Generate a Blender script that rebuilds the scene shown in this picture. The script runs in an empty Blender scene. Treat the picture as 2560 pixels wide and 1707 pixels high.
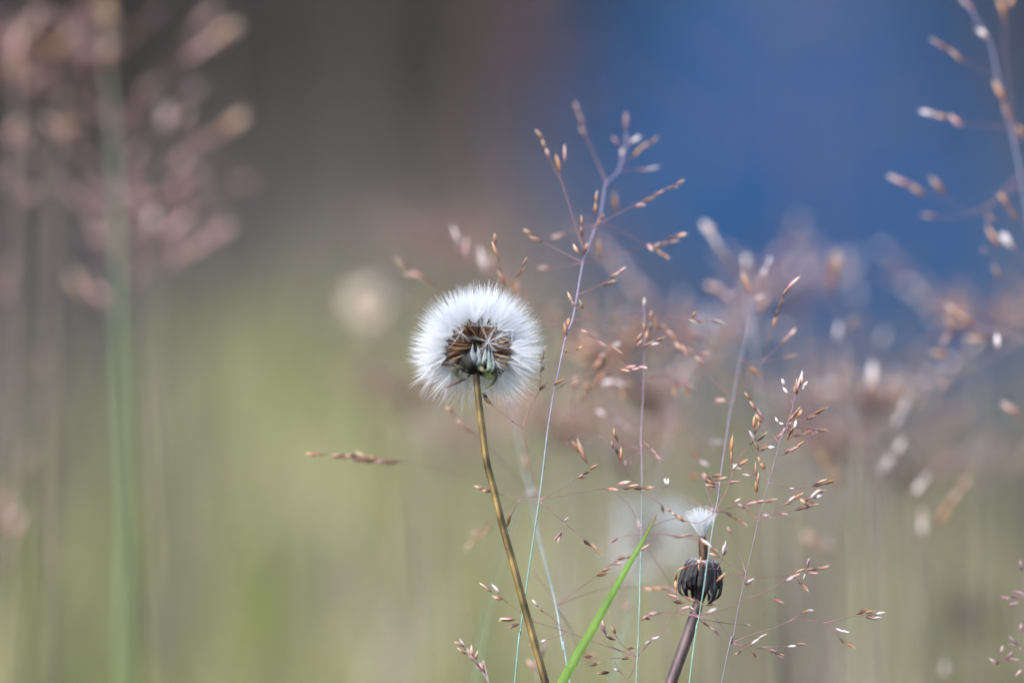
import bpy, math, random
import numpy as np
from mathutils import Vector, Matrix

random.seed(7)
scene = bpy.context.scene
col = scene.collection
R = math.radians

# ------------------------------------------------------------------ camera
PITCH = R(6.0)
DIST = 1.0                       # camera to the plane of the white seed head
FOCAL, SENSOR = 150.0, 36.0
FRAME_W = DIST * SENSOR / FOCAL  # width of the picture at that plane, metres
CENTRE = Vector((0, 0, 0.30))
FWD = Vector((0, math.cos(PITCH), -math.sin(PITCH)))
RIGHT = Vector((1, 0, 0))
UP = Vector((0, math.sin(PITCH), math.cos(PITCH)))
CAM = CENTRE - FWD * DIST
cd = bpy.data.cameras.new('camera')
cam = bpy.data.objects.new('camera', cd)
col.objects.link(cam)
cam.location = CAM
cam.rotation_euler = (math.pi / 2 - PITCH, 0, 0)
cd.lens, cd.sensor_width = FOCAL, SENSOR
cd.clip_start, cd.clip_end = 0.02, 4000
cd.dof.use_dof = True
cd.dof.focus_distance = DIST
cd.dof.aperture_fstop = 2.8
scene.camera = cam

# ------------------------------------------------------------------ sky, sun, exposure
SUN_EL, SUN_AZ = R(42), R(-140)          # azimuth from +Y towards +X
world = bpy.data.worlds.new('World')
scene.world = world
world.use_nodes = True
wn = world.node_tree.nodes
sky = wn.new('ShaderNodeTexSky')
sky.sky_type = 'NISHITA'
sky.sun_disc = False
sky.sun_elevation = SUN_EL
sky.sun_rotation = SUN_AZ
sky.air_density, sky.dust_density, sky.ozone_density = 1.0, 1.5, 1.0
world.node_tree.links.new(sky.outputs[0], wn['Background'].inputs[0])
wn['Background'].inputs[1].default_value = 0.15
sl = bpy.data.lights.new('sun', 'SUN')
sl.energy, sl.angle, sl.color = 2.4, R(12), (1.0, 0.97, 0.94)
sun = bpy.data.objects.new('sun', sl)
col.objects.link(sun)
sdir = Vector((math.sin(SUN_AZ) * math.cos(SUN_EL), math.cos(SUN_AZ) * math.cos(SUN_EL), math.sin(SUN_EL)))
sun.rotation_euler = sdir.to_track_quat('Z', 'Y').to_euler()
sun.location = (0, 0, 5)
scene.view_settings.view_transform = 'Standard'
scene.view_settings.look = 'None'
scene.view_settings.exposure = 1.3
scene.view_settings.gamma = 1.0
scene.cycles.max_bounces = 8
scene.cycles.diffuse_bounces = 6
scene.cycles.use_denoising = True

# ------------------------------------------------------------------ helpers
def P(px, py, dz=0.0):
    """photo pixel + distance beyond the seed head's plane (metres) -> point"""
    u = (px - 1280) / 2560 * FRAME_W / DIST
    v = (853.5 - py) / 2560 * FRAME_W / DIST
    return CAM + (DIST + dz) * (FWD + u * RIGHT + v * UP)

PXM = FRAME_W / 2560             # metres per photo pixel at the focus plane
CROPS = {'A': (1280, 220, 2.904), 'B': (1380, 720, 3.92), 'C': (1700, 880, 2.9037), 'D': (1120, 1060, 2.4233),
         'E': (1700, 1300, 3.853), 'F': (1640, 1220, 3.219), 'G': (760, 560, 2.45), 'H': (980, 660, 4.3555),
         'X': (1100, 840, 9.8), 'R3': (2100, 0, 2.8), 'R4': (1680, 480, 3.136), 'R5': (2060, 560, 2.8),
         'R6': (2000, 1050, 2.3857), 'L1': (0, 0, 1.844), 'L2': (0, 850, 1.83), 'L8': (600, 1000, 2.218), 'P': (0, 0, 1.0)}
def cpx(c, x, y):
    o = CROPS[c]
    return (o[0] + x / o[2], o[1] + y / o[2])

class MB:
    def __init__(s):
        s.v, s.f, s.c = [], [], []
    def add(s, verts, faces, cols=None):
        n = len(s.v)
        s.v += [tuple(a) for a in verts]
        s.f += [tuple(i + n for i in f) for f in faces]
        s.c += list(cols) if cols else [(1, 1, 1)] * len(verts)
    def tube(s, pts, radii, sides=6, cols=None, rib=0.0, cap=True, stripe=None):
        pts = [Vector(p) for p in pts]
        n = len(pts)
        if isinstance(radii, (int, float)): radii = [radii] * n
        vs, fs, cs = [], [], []
        t0 = (pts[1] - pts[0]).normalized()
        nx = t0.orthogonal().normalized()
        for i in range(n):
            t = (pts[min(i + 1, n - 1)] - pts[max(i - 1, 0)])
            t = t.normalized() if t.length > 1e-12 else t0
            nx = (nx - t * nx.dot(t))
            nx = nx.normalized() if nx.length > 1e-9 else t.orthogonal().normalized()
            ny = t.cross(nx)
            for k in range(sides):
                a = 2 * math.pi * k / sides
                r = radii[i] * (1 + (rib if k % 2 else -rib))
                vs.append(pts[i] + nx * (math.cos(a) * r) + ny * (math.sin(a) * r))
                q = stripe[k] if stripe else 1
                cs.append(tuple(e * q for e in cols[i]) if cols else (1, 1, 1))
        for i in range(n - 1):
            for k in range(sides):
                a, b = i * sides + k, i * sides + (k + 1) % sides
                fs.append((a, b, b + sides, a + sides))
        if cap:
            fs.append(tuple(range(sides))[::-1])
            fs.append(tuple(range((n - 1) * sides, n * sides)))
        s.add(vs, fs, cs)
    def strap(s, pts, widths, thick, facing, cols=None, fold=0.2, edge=None):
        """a leaf-like strip with thickness; its flat side looks along facing; fold raises the middle"""
        pts = [Vector(p) for p in pts]
        n = len(pts)
        vs, fs, cs = [], [], []
        for i in range(n):
            t = (pts[min(i + 1, n - 1)] - pts[max(i - 1, 0)]).normalized()
            f = facing[i] if isinstance(facing, list) else facing
            side = t.cross(f)
            side = side.normalized() if side.length > 1e-6 else t.orthogonal().normalized()
            nrm = side.cross(t).normalized()
            w = widths[i] / 2
            c = cols[i] if cols else (1, 1, 1)
            e = edge[i] if edge else c
            for sgn, off in ((-1, 0), (0, fold * w), (1, 0)):
                vs.append(pts[i] + side * (sgn * w) + nrm * off); cs.append(c if sgn == 0 else e)
            for sgn, off in ((1, 0), (0, fold * w), (-1, 0)):
                vs.append(pts[i] + side * (sgn * w * .96) + nrm * (off - thick)); cs.append(c if sgn == 0 else e)
        for i in range(n - 1):
            for k in range(6):
                a, b = i * 6 + k, i * 6 + (k + 1) % 6
                fs.append((a, b, b + 6, a + 6))
        fs.append((0, 1, 2, 3, 4, 5)[::-1]); fs.append(tuple((n - 1) * 6 + k for k in range(6)))
        s.add(vs, fs, cs)
    def mesh(s, name, mat, origin=None, smooth=True):
        me = bpy.data.meshes.new(name)
        v = s.v
        if origin is not None:
            v = [(a[0] - origin[0], a[1] - origin[1], a[2] - origin[2]) for a in v]
        me.from_pydata(v, [], s.f)
        at = me.color_attributes.new('Col', 'FLOAT_COLOR', 'POINT')
        at.data.foreach_set('color', np.array([(c[0], c[1], c[2], 1.0) for c in s.c], dtype=np.float32).ravel())
        if smooth:
            me.polygons.foreach_set('use_smooth', [True] * len(me.polygons))
        me.materials.append(mat)
        me.update()
        return me

def ob(name, me, parent=None, loc=(0, 0, 0)):
    o = bpy.data.objects.new(name, me)
    col.objects.link(o)
    o.parent = parent
    o.location = loc
    return o
def thing(name, label, cat, loc, group=None):
    o = bpy.data.objects.new(name, None)
    o.empty_display_size = 0.01
    col.objects.link(o)
    o.location = loc
    o['label'], o['category'] = label, cat
    if group: o['group'] = group
    return o
def smooth_line(pts, per=6):
    """Catmull-Rom through Vectors"""
    if len(pts) < 3:
        a, b = Vector(pts[0]), Vector(pts[-1])
        return [a.lerp(b, i / per) for i in range(per + 1)]
    q = [Vector(p) for p in pts]
    q = [q[0] * 2 - q[1]] + q + [q[-1] * 2 - q[-2]]
    out = []
    for i in range(1, len(q) - 2):
        for k in range(per):
            t = k / per
            a, b, c, d = q[i - 1], q[i], q[i + 1], q[i + 2]
            out.append(.5 * ((2 * b) + (c - a) * t + (2 * a - 5 * b + 4 * c - d) * t * t + (3 * b - a - 3 * c + d) * t ** 3))
    out.append(Vector(pts[-1]))
    return out
def lerp(a, b, t): return a + (b - a) * t
def lerp3(a, b, t): return tuple(lerp(a[i], b[i], t) for i in range(3))

# ------------------------------------------------------------------ materials
def nt_new(name):
    m = bpy.data.materials.new(name)
    m.use_nodes = True
    nt = m.node_tree
    return m, nt, nt.nodes, nt.links, nt.nodes['Principled BSDF']

def plant_mat(name, rough=0.5, translucent=0.25, noise=0.25, nscale=400.0, stretch=(1, 1, 1), spec=0.4, rand=0.0):
    """colour from the mesh's Col attribute, broken up by noise; some light passes through"""
    m, nt, N, L, b = nt_new(name)
    at = N.new('ShaderNodeAttribute'); at.attribute_name = 'Col'
    tc = N.new('ShaderNodeTexCoord')
    mp = N.new('ShaderNodeMapping'); mp.inputs['Scale'].default_value = stretch
    L.new(tc.outputs['Object'], mp.inputs['Vector'])
    nz = N.new('ShaderNodeTexNoise'); nz.inputs['Scale'].default_value = nscale; nz.inputs['Detail'].default_value = 3
    L.new(mp.outputs[0], nz.inputs['Vector'])
    mr = N.new('ShaderNodeMapRange')
    mr.inputs['From Min'].default_value, mr.inputs['From Max'].default_value = .3, .7
    mr.inputs['To Min'].default_value, mr.inputs['To Max'].default_value = 1 - noise, 1 + noise
    L.new(nz.outputs['Fac'], mr.inputs['Value'])
    hs = N.new('ShaderNodeHueSaturation')
    L.new(at.outputs['Color'], hs.inputs['Color'])
    L.new(mr.outputs[0], hs.inputs['Value'])
    src = hs.outputs[0]
    L.new(src, b.inputs['Base Color'])
    b.inputs['Roughness'].default_value = rough
    b.inputs['Specular IOR Level'].default_value = spec
    if translucent > 0:
        tr = N.new('ShaderNodeBsdfTranslucent'); L.new(src, tr.inputs['Color'])
        mx = N.new('ShaderNodeMixShader'); mx.inputs[0].default_value = translucent
        L.new(b.outputs[0], mx.inputs[1]); L.new(tr.outputs[0], mx.inputs[2])
        L.new(mx.outputs[0], N['Material Output'].inputs['Surface'])
    return m

def spikelet_mat(name, base, mid, tip):
    """husk colour runs from the base to the papery tip; each spikelet differs a little"""
    m, nt, N, L, b = nt_new(name)
    tc = N.new('ShaderNodeTexCoord')
    sp = N.new('ShaderNodeSeparateXYZ'); L.new(tc.outputs['Generated'], sp.inputs[0])
    rp = N.new('ShaderNodeValToRGB')
    e = rp.color_ramp.elements
    e[0].position, e[0].color = 0.05, (*base, 1)
    e[1].position, e[1].color = 0.97, (*tip, 1)
    k = e.new(0.5); k.color = (*mid, 1)
    nz = N.new('ShaderNodeTexNoise'); nz.inputs['Scale'].default_value = 3.0
    mp = N.new('ShaderNodeMapping'); mp.inputs['Scale'].default_value = (3, 3, .6)
    L.new(tc.outputs['Generated'], mp.inputs[0])
    oi = N.new('ShaderNodeObjectInfo')
    ad = N.new('ShaderNodeVectorMath'); ad.operation = 'ADD'
    L.new(mp.outputs[0], ad.inputs[0]); L.new(oi.outputs['Location'], ad.inputs[1])
    L.new(ad.outputs[0], nz.inputs['Vector'])
    ma = N.new('ShaderNodeMath'); ma.operation = 'MULTIPLY_ADD'; ma.inputs[1].default_value = .7; ma.inputs[2].default_value = -.35
    L.new(nz.outputs['Fac'], ma.inputs[0])
    su = N.new('ShaderNodeMath'); su.operation = 'ADD'
    L.new(ma.outputs[0], su.inputs[0]); L.new(sp.outputs['Z'], su.inputs[1])
    L.new(su.outputs[0], rp.inputs[0])
    mr = N.new('ShaderNodeMapRange'); mr.inputs['To Min'].default_value, mr.inputs['To Max'].default_value = .7, 1.25
    L.new(oi.outputs['Random'], mr.inputs['Value'])
    hs = N.new('ShaderNodeHueSaturation'); L.new(rp.outputs[0], hs.inputs['Color']); L.new(mr.outputs[0], hs.inputs['Value'])
    L.new(hs.outputs[0], b.inputs['Base Color'])
    b.inputs['Roughness'].default_value = .42
    tr = N.new('ShaderNodeBsdfTranslucent'); L.new(hs.outputs[0], tr.inputs['Color'])
    mx = N.new('ShaderNodeMixShader'); mx.inputs[0].default_value = .28
    L.new(b.outputs[0], mx.inputs[1]); L.new(tr.outputs[0], mx.inputs[2])
    L.new(mx.outputs[0], N['Material Output'].inputs['Surface'])
    return m

M_PLANT = plant_mat('grass_stalk', nscale=900, noise=.18, translucent=.2)
M_LEAF = plant_mat('green_blade', nscale=500, stretch=(1, 1, .08), noise=.2, translucent=.4, rough=.38)
M_STEM = plant_mat('dry_stem', nscale=700, stretch=(1, 1, .12), noise=.4, translucent=0, rough=.42)
M_BRACT = plant_mat('dry_bract', nscale=900, noise=.4, translucent=.05, rough=.6, spec=.2)
M_ACHENE = plant_mat('seed_husk', nscale=1200, stretch=(1, 1, .15), noise=.45, translucent=.1, rough=.5)
M_MEADOW = plant_mat('meadow', nscale=30, noise=.15, translucent=.35, rough=.6)
M_HEATH = plant_mat('bush_leaf', nscale=20, noise=.2, translucent=.2, rough=.6)
M_HAIR, nt, N, L, b = nt_new('seed_down')
b.inputs['Base Color'].default_value = (.95, .965, .99, 1)
b.inputs['Roughness'].default_value = .4
tr = N.new('ShaderNodeBsdfTranslucent'); tr.inputs['Color'].default_value = (.95, .965, .99, 1)
mx = N.new('ShaderNodeMixShader'); mx.inputs[0].default_value = .5
L.new(b.outputs[0], mx.inputs[1]); L.new(tr.outputs[0], mx.inputs[2])
L.new(mx.outputs[0], N['Material Output'].inputs['Surface'])

TONES = {'t': ((.16, .065, .055), (.42, .23, .15), (.76, .60, .46)),
         'o': ((.20, .075, .045), (.40, .20, .10), (.62, .43, .26)),
         'd': ((.05, .022, .03), (.15, .07, .05), (.55, .38, .24)),
         'p': ((.30, .11, .15), (.52, .30, .27), (.78, .62, .52)),
         'm': ((.16, .08, .12), (.30, .17, .19), (.55, .40, .38)),
         'w': ((.26, .15, .16), (.66, .57, .56), (.84, .79, .76))}
TMATS = {k: spikelet_mat('husk_' + n, *TONES[k]) for k, n in
         (('t', 'tan'), ('o', 'orange'), ('d', 'dark'), ('p', 'pink'), ('m', 'mauve'), ('w', 'pale'))}

# ------------------------------------------------------------------ the land: ground, lake, and an unseen ridge added to darken its reflection
def sstep(a, b, t):
    t = max(0, min(1, (t - a) / (b - a)))
    return t * t * (3 - 2 * t)
def ground_h(x, y):
    h = 0.010 * math.sin(1.7 * x + .6) * math.cos(1.3 * y) + .006 * math.sin(5.1 * x - 2.2 * y)
    if y > 1.5:                                # the bank falls to a bay of the lake, wider farther out
        u = x / (y + 1.3)
        k = sstep(.0, .045, u) * (1 - sstep(.105, .16, u))
        h -= min((y - 1.5) * (.022 + .17 * k), 1.8)
    if y > 11: h -= min((y - 11) * .2, 1.2)
    if abs(x) > 14: h += (abs(x) - 14) * .02
    return h
def axis(lim, steps):
    a = []
    for lo, hi, n in steps: a += [lo + (hi - lo) * i / n for i in range(n)]
    return a + [lim]
xs = axis(900, [(-900, -60, 12), (-60, -8, 14), (-8, -3, 12), (-3, 3, 40), (3, 8, 12), (8, 60, 14), (60, 900, 12)])
ys = axis(1500, [(-60, -4, 10), (-4, 8, 70), (8, 25, 34), (25, 420, 16), (420, 1500, 8)])
vs = [(x, y, ground_h(x, y)) for y in ys for x in xs]
nx_ = len(xs)
fs = [(j * nx_ + i, j * nx_ + i + 1, (j + 1) * nx_ + i + 1, (j + 1) * nx_ + i) for j in range(len(ys) - 1) for i in range(nx_ - 1)]
m, nt, N, L, b = nt_new('meadow_soil')
tc = N.new('ShaderNodeTexCoord')
n1 = N.new('ShaderNodeTexNoise'); n1.inputs['Scale'].default_value = 2.2; n1.inputs['Detail'].default_value = 6
n2 = N.new('ShaderNodeTexNoise'); n2.inputs['Scale'].default_value = 60; n2.inputs['Detail'].default_value = 4
L.new(tc.outputs['Object'], n1.inputs['Vector']); L.new(tc.outputs['Object'], n2.inputs['Vector'])
r1 = N.new('ShaderNodeValToRGB'); e = r1.color_ramp.elements
e[0].position, e[0].color = .34, (.06, .065, .03, 1)
e[1].position, e[1].color = .68, (.09, .07, .055, 1)
L.new(n1.outputs['Fac'], r1.inputs[0])
mxc = N.new('ShaderNodeMix'); mxc.data_type = 'RGBA'; mxc.blend_type = 'MULTIPLY'; mxc.inputs['Factor'].default_value = .6
L.new(r1.outputs[0], mxc.inputs['A']); L.new(n2.outputs['Color'], mxc.inputs['B'])
L.new(mxc.outputs['Result'], b.inputs['Base Color'])
b.inputs['Roughness'].default_value = .95
bp = N.new('ShaderNodeBump'); bp.inputs['Strength'].default_value = .6; bp.inputs['Distance'].default_value = .01
L.new(n2.outputs['Fac'], bp.inputs['Height']); L.new(bp.outputs[0], b.inputs['Normal'])
gm = MB(); gm.add(vs, fs)
g = ob('ground', gm.mesh('ground', m)); g['kind'] = 'structure'

m, nt, N, L, b = nt_new('lake_water')
b.inputs['Base Color'].default_value = (.0015, .042, .128, 1)
b.inputs['Roughness'].default_value = .3
b.inputs['Specular IOR Level'].default_value = .012
tc = N.new('ShaderNodeTexCoord')
nw = N.new('ShaderNodeTexNoise'); nw.inputs['Scale'].default_value = 3.5; nw.inputs['Detail'].default_value = 4
L.new(tc.outputs['Object'], nw.inputs['Vector'])
bp = N.new('ShaderNodeBump'); bp.inputs['Strength'].default_value = 1.0; bp.inputs['Distance'].default_value = .35
L.new(nw.outputs['Fac'], bp.inputs['Height']); L.new(bp.outputs[0], b.inputs['Normal'])
lm = MB(); lm.add([(-400, 5.5, -.85), (400, 5.5, -.85), (400, 440, -.85), (-400, 440, -.85)], [(0, 1, 2, 3)])
lk = ob('lake', lm.mesh('lake', m)); lk['kind'] = 'structure'

m, nt, N, L, b = nt_new('added_hill_woods')  # out-of-view slope added so the lake mirrors dark woods, not bright sky
tc = N.new('ShaderNodeTexCoord')
nw = N.new('ShaderNodeTexNoise'); nw.inputs['Scale'].default_value = .06; nw.inputs['Detail'].default_value = 8
L.new(tc.outputs['Object'], nw.inputs['Vector'])
rp = N.new('ShaderNodeValToRGB'); rp.color_ramp.elements[0].color = (.015, .03, .02, 1); rp.color_ramp.elements[1].color = (.05, .075, .04, 1)
L.new(nw.outputs['Fac'], rp.inputs[0]); L.new(rp.outputs[0], b.inputs['Base Color'])
b.inputs['Roughness'].default_value = 1.0
hx = [-1100 + 40 * i for i in range(56)]
hy = [430, 470, 520, 600, 700, 820, 1000]
hv = [(x, y, -3 + (190 + 45 * math.sin(x * .006) + 25 * math.sin(x * .017 + 1)) * sstep(430, 900, y) + (6 * math.sin(x * .05 + y * .03) if 430 < y < 1000 else 0)) for y in hy for x in hx]
hf = [(j * 56 + i, j * 56 + i + 1, (j + 1) * 56 + i + 1, (j + 1) * 56 + i) for j in range(6) for i in range(55)]
hm = MB(); hm.add(hv, hf)
hl = ob('added_hills', hm.mesh('added_hills', m)); hl['kind'] = 'structure'

# ------------------------------------------------------------------ meadow growth nobody could count
rng = np.random.default_rng(11)
GREEN, YGREEN, TAN, MAUVE, VIGNETTE_DARK = (.18, .22, .06), (.45, .47, .13), (.46, .38, .27), (.38, .29, .30), (.045, .038, .044)
def meadow_blades(n, y0, y1, hmin, hmax, name, label):
    u = rng.random(n)
    y = y0 + (y1 - y0) * u ** 1.35
    x = (rng.random(n) * 2 - 1) * (.16 * (y + 1) + .75)
    gz = np.array([ground_h(a, c) for a, c in zip(x, y)])
    keep = gz > -.8
    x, y, gz = x[keep], y[keep], gz[keep]
    n = len(x)
    h = hmin + (hmax - hmin) * rng.random(n) ** 1.6
    w = .0016 + .0026 * rng.random(n)
    az = rng.random(n) * 2 * np.pi
    lean = h * (.1 + .55 * rng.random(n) ** 1.5)
    dx, dy = np.cos(az) * lean, np.sin(az) * lean
    sx, sy = -np.sin(az) * w, np.cos(az) * w
    V = np.empty((n, 5, 3), np.float32)
    V[:, 0] = np.stack([x - sx, y - sy, gz - .004], 1)
    V[:, 1] = np.stack([x + sx, y + sy, gz - .004], 1)
    mx_, my_, mz_ = x + dx * .3, y + dy * .3, gz + h * .6
    V[:, 2] = np.stack([mx_ - sx * .8, my_ - sy * .8, mz_], 1)
    V[:, 3] = np.stack([mx_ + sx * .8, my_ + sy * .8, mz_], 1)
    V[:, 4] = np.stack([x + dx, y + dy, gz + h * (1 - .12 * rng.random(n))], 1)
    base = (np.arange(n) * 5)[:, None]
    loops = np.concatenate([base + np.array([0, 1, 3, 2]), base + np.array([2, 3, 4])], 1).ravel()
    starts = (np.arange(n) * 7)[:, None] + np.array([0, 4])
    me = bpy.data.meshes.new(name)
    me.vertices.add(n * 5); me.vertices.foreach_set('co', V.ravel())
    me.loops.add(n * 7); me.loops.foreach_set('vertex_index', loops.astype(np.int32))
    me.polygons.add(n * 2); me.polygons.foreach_set('loop_start', starts.ravel().astype(np.int32))
    me.update(calc_edges=True)
    # kinds of grass grow in patches, apart from the darkest blades
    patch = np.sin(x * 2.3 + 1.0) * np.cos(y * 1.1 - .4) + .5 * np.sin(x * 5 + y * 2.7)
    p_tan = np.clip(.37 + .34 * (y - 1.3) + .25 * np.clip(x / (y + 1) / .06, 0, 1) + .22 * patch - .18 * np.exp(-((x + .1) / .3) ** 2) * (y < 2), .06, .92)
    p_vignette = np.clip((y - 1.05) * .44 + .42 * np.clip((-x / (y + 1) - .06) / .05, 0, 1) + .42 * np.clip((x / (y + 1) - .035) / .05, 0, 1) + .1 * patch, 0, .9)  # painted vignette: dark blades increase with distance and towards both view edges
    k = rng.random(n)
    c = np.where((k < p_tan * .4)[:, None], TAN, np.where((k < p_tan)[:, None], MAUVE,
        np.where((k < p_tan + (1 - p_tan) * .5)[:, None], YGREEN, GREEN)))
    c = np.where((rng.random(n) < p_vignette)[:, None], VIGNETTE_DARK, c)
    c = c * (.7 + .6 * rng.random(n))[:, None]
    C4 = np.ones((n, 5, 4), np.float32); C4[:, :, :3] = c[:, None, :]
    at = me.color_attributes.new('Col', 'FLOAT_COLOR', 'POINT'); at.data.foreach_set('color', C4.ravel())
    me.materials.append(M_MEADOW)
    o = ob(name, me); o['kind'] = 'stuff'; o['label'] = label; o['category'] = 'grass'
    return o
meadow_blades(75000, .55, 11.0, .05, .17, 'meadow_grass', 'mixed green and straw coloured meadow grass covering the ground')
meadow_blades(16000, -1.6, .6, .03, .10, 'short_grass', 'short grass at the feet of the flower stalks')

def panicle_mass(n, name, label):
    mb_v, mb_f, mb_c = [], [], []
    for i in range(n):
        y = .45 + 5.5 * random.random() ** 1.3
        x = (random.random() * 2 - 1) * (.14 * (y + 1) + .35)
        if x < 0 and random.random() < .45: x = -x * .5
        ux = x / (y + 1)                       # open towards the water
        h = random.uniform(.20, .40)
        if -.01 < ux < .12: h *= random.uniform(.5, .78)
        gz = ground_h(x, y)
        if gz < -.8: continue
        bx, by = random.gauss(0, .03), random.gauss(0, .03)
        c = random.choice([(.34, .22, .21), (.32, .22, .25), (.36, .26, .22), (.30, .22, .28)])
        k0 = len(mb_v)
        w = .0007
        mb_v += [(x - w, y, gz), (x + w, y, gz), (x + bx + w * .5, y + by, gz + h), (x + bx - w * .5, y + by, gz + h)]
        mb_f.append((k0, k0 + 1, k0 + 2, k0 + 3)); mb_c += [(.15, .15, .10)] * 4
        for j in range(26):
            t = random.uniform(.5, 1.02)
            rr = .045 * (1.08 - t) * 1.7
            a = random.random() * 6.283
            cx, cy, cz = x + bx * t + math.cos(a) * rr * random.random(), y + by * t + math.sin(a) * rr * random.random(), gz + h * t
            l, q = random.uniform(.0025, .0045), .0007
            d = Vector((math.cos(a) * .6, math.sin(a) * .6, random.uniform(.2, 1))).normalized()
            s1 = d.orthogonal().normalized() * q; s2 = d.cross(s1).normalized() * q
            ctr = Vector((cx, cy, cz)); k0 = len(mb_v)
            mb_v += [tuple(ctr - d * l * .5), tuple(ctr + s1), tuple(ctr + s2), tuple(ctr - s1), tuple(ctr - s2), tuple(ctr + d * l * .5)]
            for e in range(4):
                mb_f += [(k0, k0 + 1 + (e + 1) % 4, k0 + 1 + e), (k0 + 5, k0 + 1 + e, k0 + 1 + (e + 1) % 4)]
            v = random.uniform(.75, 1.3)
            mb_c += [(c[0] * v, c[1] * v, c[2] * v)] * 6
    mb = MB(); mb.v, mb.f, mb.c = mb_v, mb_f, mb_c
    o = ob(name, mb.mesh(name, M_MEADOW, smooth=False)); o['kind'] = 'stuff'; o['label'] = label; o['category'] = 'grass'
panicle_mass(800, 'flowering_grass', 'distant haze of pinkish flowering grass heads over the meadow')

# ------------------------------------------------------------------ bushes on the shore
def bush_meshes(seed, w, h):
    rnd = random.Random(seed)
    st = MB(); lf = MB()
    for i in range(9):
        a = rnd.random() * 6.283; r = w * .5 * rnd.uniform(.3, .9)
        top = Vector((math.cos(a) * r, math.sin(a) * r, h * rnd.uniform(.6, .95)))
        pts = [Vector((math.cos(a) * .03, math.sin(a) * .03, -.1)), top * .45 + Vector((0, 0, h * .08)), top]
        sl_ = smooth_line(pts, 4)
        st.tube(sl_, [lerp(.016, .004, k / (len(sl_) - 1)) for k in range(len(sl_))], 5, [(.10, .07, .05)] * len(sl_))
        clumps = [top * rnd.uniform(.35, 1.05) + Vector((rnd.gauss(0, w * .12), rnd.gauss(0, w * .12), rnd.gauss(0, h * .05))) for _ in range(7)]
        for cpt in clumps:
            cc = rnd.choice([(.026, .030, .024), (.040, .028, .023), (.032, .026, .028), (.048, .032, .026)])
            for _ in range(70):
                p = cpt + Vector((rnd.gauss(0, w * .075), rnd.gauss(0, w * .075), rnd.gauss(0, h * .075)))
                d = Vector((rnd.gauss(0, 1), rnd.gauss(0, 1), rnd.gauss(.2, 1))).normalized()
                s1 = d.orthogonal().normalized(); n2_ = d.cross(s1)
                l, q = rnd.uniform(.02, .045), rnd.uniform(.007, .014)
                v = rnd.uniform(.7, 1.35)
                lf.add([p, p + d * l * .5 + s1 * q + n2_ * .003, p + d * l, p + d * l * .5 - s1 * q + n2_ * .003],
                       [(0, 1, 2), (0, 2, 3)], [tuple(x * v for x in cc)] * 4)
    return st.mesh('bush_stem', M_HEATH), lf.mesh('bush_leaf', M_HEATH, smooth=False)
BUSH = [bush_meshes(s, 1.5, 1.25) for s in (1, 2, 3)]
def bush(x, y, sc, k, label, grp):
    r = thing('bush', label, 'bush', (x, y, max(ground_h(x, y), -.9)), grp)
    r.rotation_euler.z = k * 1.9; r.scale = (sc,) * 3
    ob('branches', BUSH[k % 3][0], r); f = ob('foliage', BUSH[k % 3][1], r); f['kind'] = 'stuff'
for k, (x, y, sc) in enumerate([(-.66, 2.3, .36), (-.80, 3.1, .42), (-.10, 5.4, .40), (-.05, 6.8, .5), (-.86, 4.1, .5), (-.55, 4.5, .55), (-.33, 5.2, .5), (-.72, 5.6, .62), (-1.1, 5.2, .6), (-.30, 6.6, .62), (-.75, 8.4, 1.0), (-1.7, 8.0, 1.1), (-2.7, 8.6, 1.2), (-.55, 10.3, .95), (-1.35, 10.6, 1.25), (-3.6, 9.4, 1.3),
                                (-2.2, 11.2, 1.3)]):
    bush(x, y, sc, k, 'dark brown-green bush in the blurred thicket beside the blue water', 'bushes of the thicket by the water')
for k, (x, y, sc) in enumerate([(.74, 3.5, .36), (.80, 4.2, .42), (.88, 4.7, .5), (1.15, 4.3, .6), (1.05, 5.8, .6), (1.75, 8.6, 1.0), (2.6, 9.2, 1.2), (2.0, 10.6, 1.1)]):
    bush(x, y, sc, k + 1, 'dark teal-brown bush on the far side of the gap of blue water', 'bushes beyond the gap of water')

# ------------------------------------------------------------------ seeds with their down
def pappus_mesh(seed, nh, length, spread, r0, curl=.25, fan=False):
    rnd = random.Random(seed)
    mb = MB()
    for i in range(nh):
        if i % 3 == 0: thc, phc = spread * math.sqrt((i + .5) / nh), i * 2.39996     # hairs cling together in strands
        th = thc * rnd.uniform(.88, 1.1) + rnd.gauss(0, .03)
        ph = phc + rnd.gauss(0, .14)
        l = length * rnd.uniform(.58, 1.05)
        d = Vector((math.sin(th) * math.cos(ph), math.sin(th) * math.sin(ph), math.cos(th)))
        out = Vector((math.cos(ph), math.sin(ph), 0))
        jit = Vector((rnd.gauss(0, .05), rnd.gauss(0, .05), rnd.gauss(0, .04)))
        pts = [d * (l * t) + (out * rnd.uniform(-.3, 1) * curl + jit) * (l * .25 * t * t) + out * (.00012 * (1 - t)) for t in (0, .35, .7, 1)]
        mb.tube(pts, [r0, r0 * .95, r0 * .75, r0 * .3], 3, cap=False)
    return mb.mesh('pappus', M_HAIR)
def achene_mesh(seed, c0, c1, length=.0058, r=.00033):
    rnd = random.Random(seed)
    mb = MB()
    bend = Vector((rnd.gauss(0, .0002), rnd.gauss(0, .0002), 0))
    prof = [(0, .25), (.12, .6), (.4, 1), (.7, .85), (.9, .5), (1, .22)]
    mb.tube([Vector((0, 0, t * length)) + bend * math.sin(t * math.pi) for t, _ in prof], [q * r for _, q in prof], 8,
            [lerp3(c0, c1, t) for t, _ in prof], rib=.14)
    return mb.mesh('seed', M_ACHENE)
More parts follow.
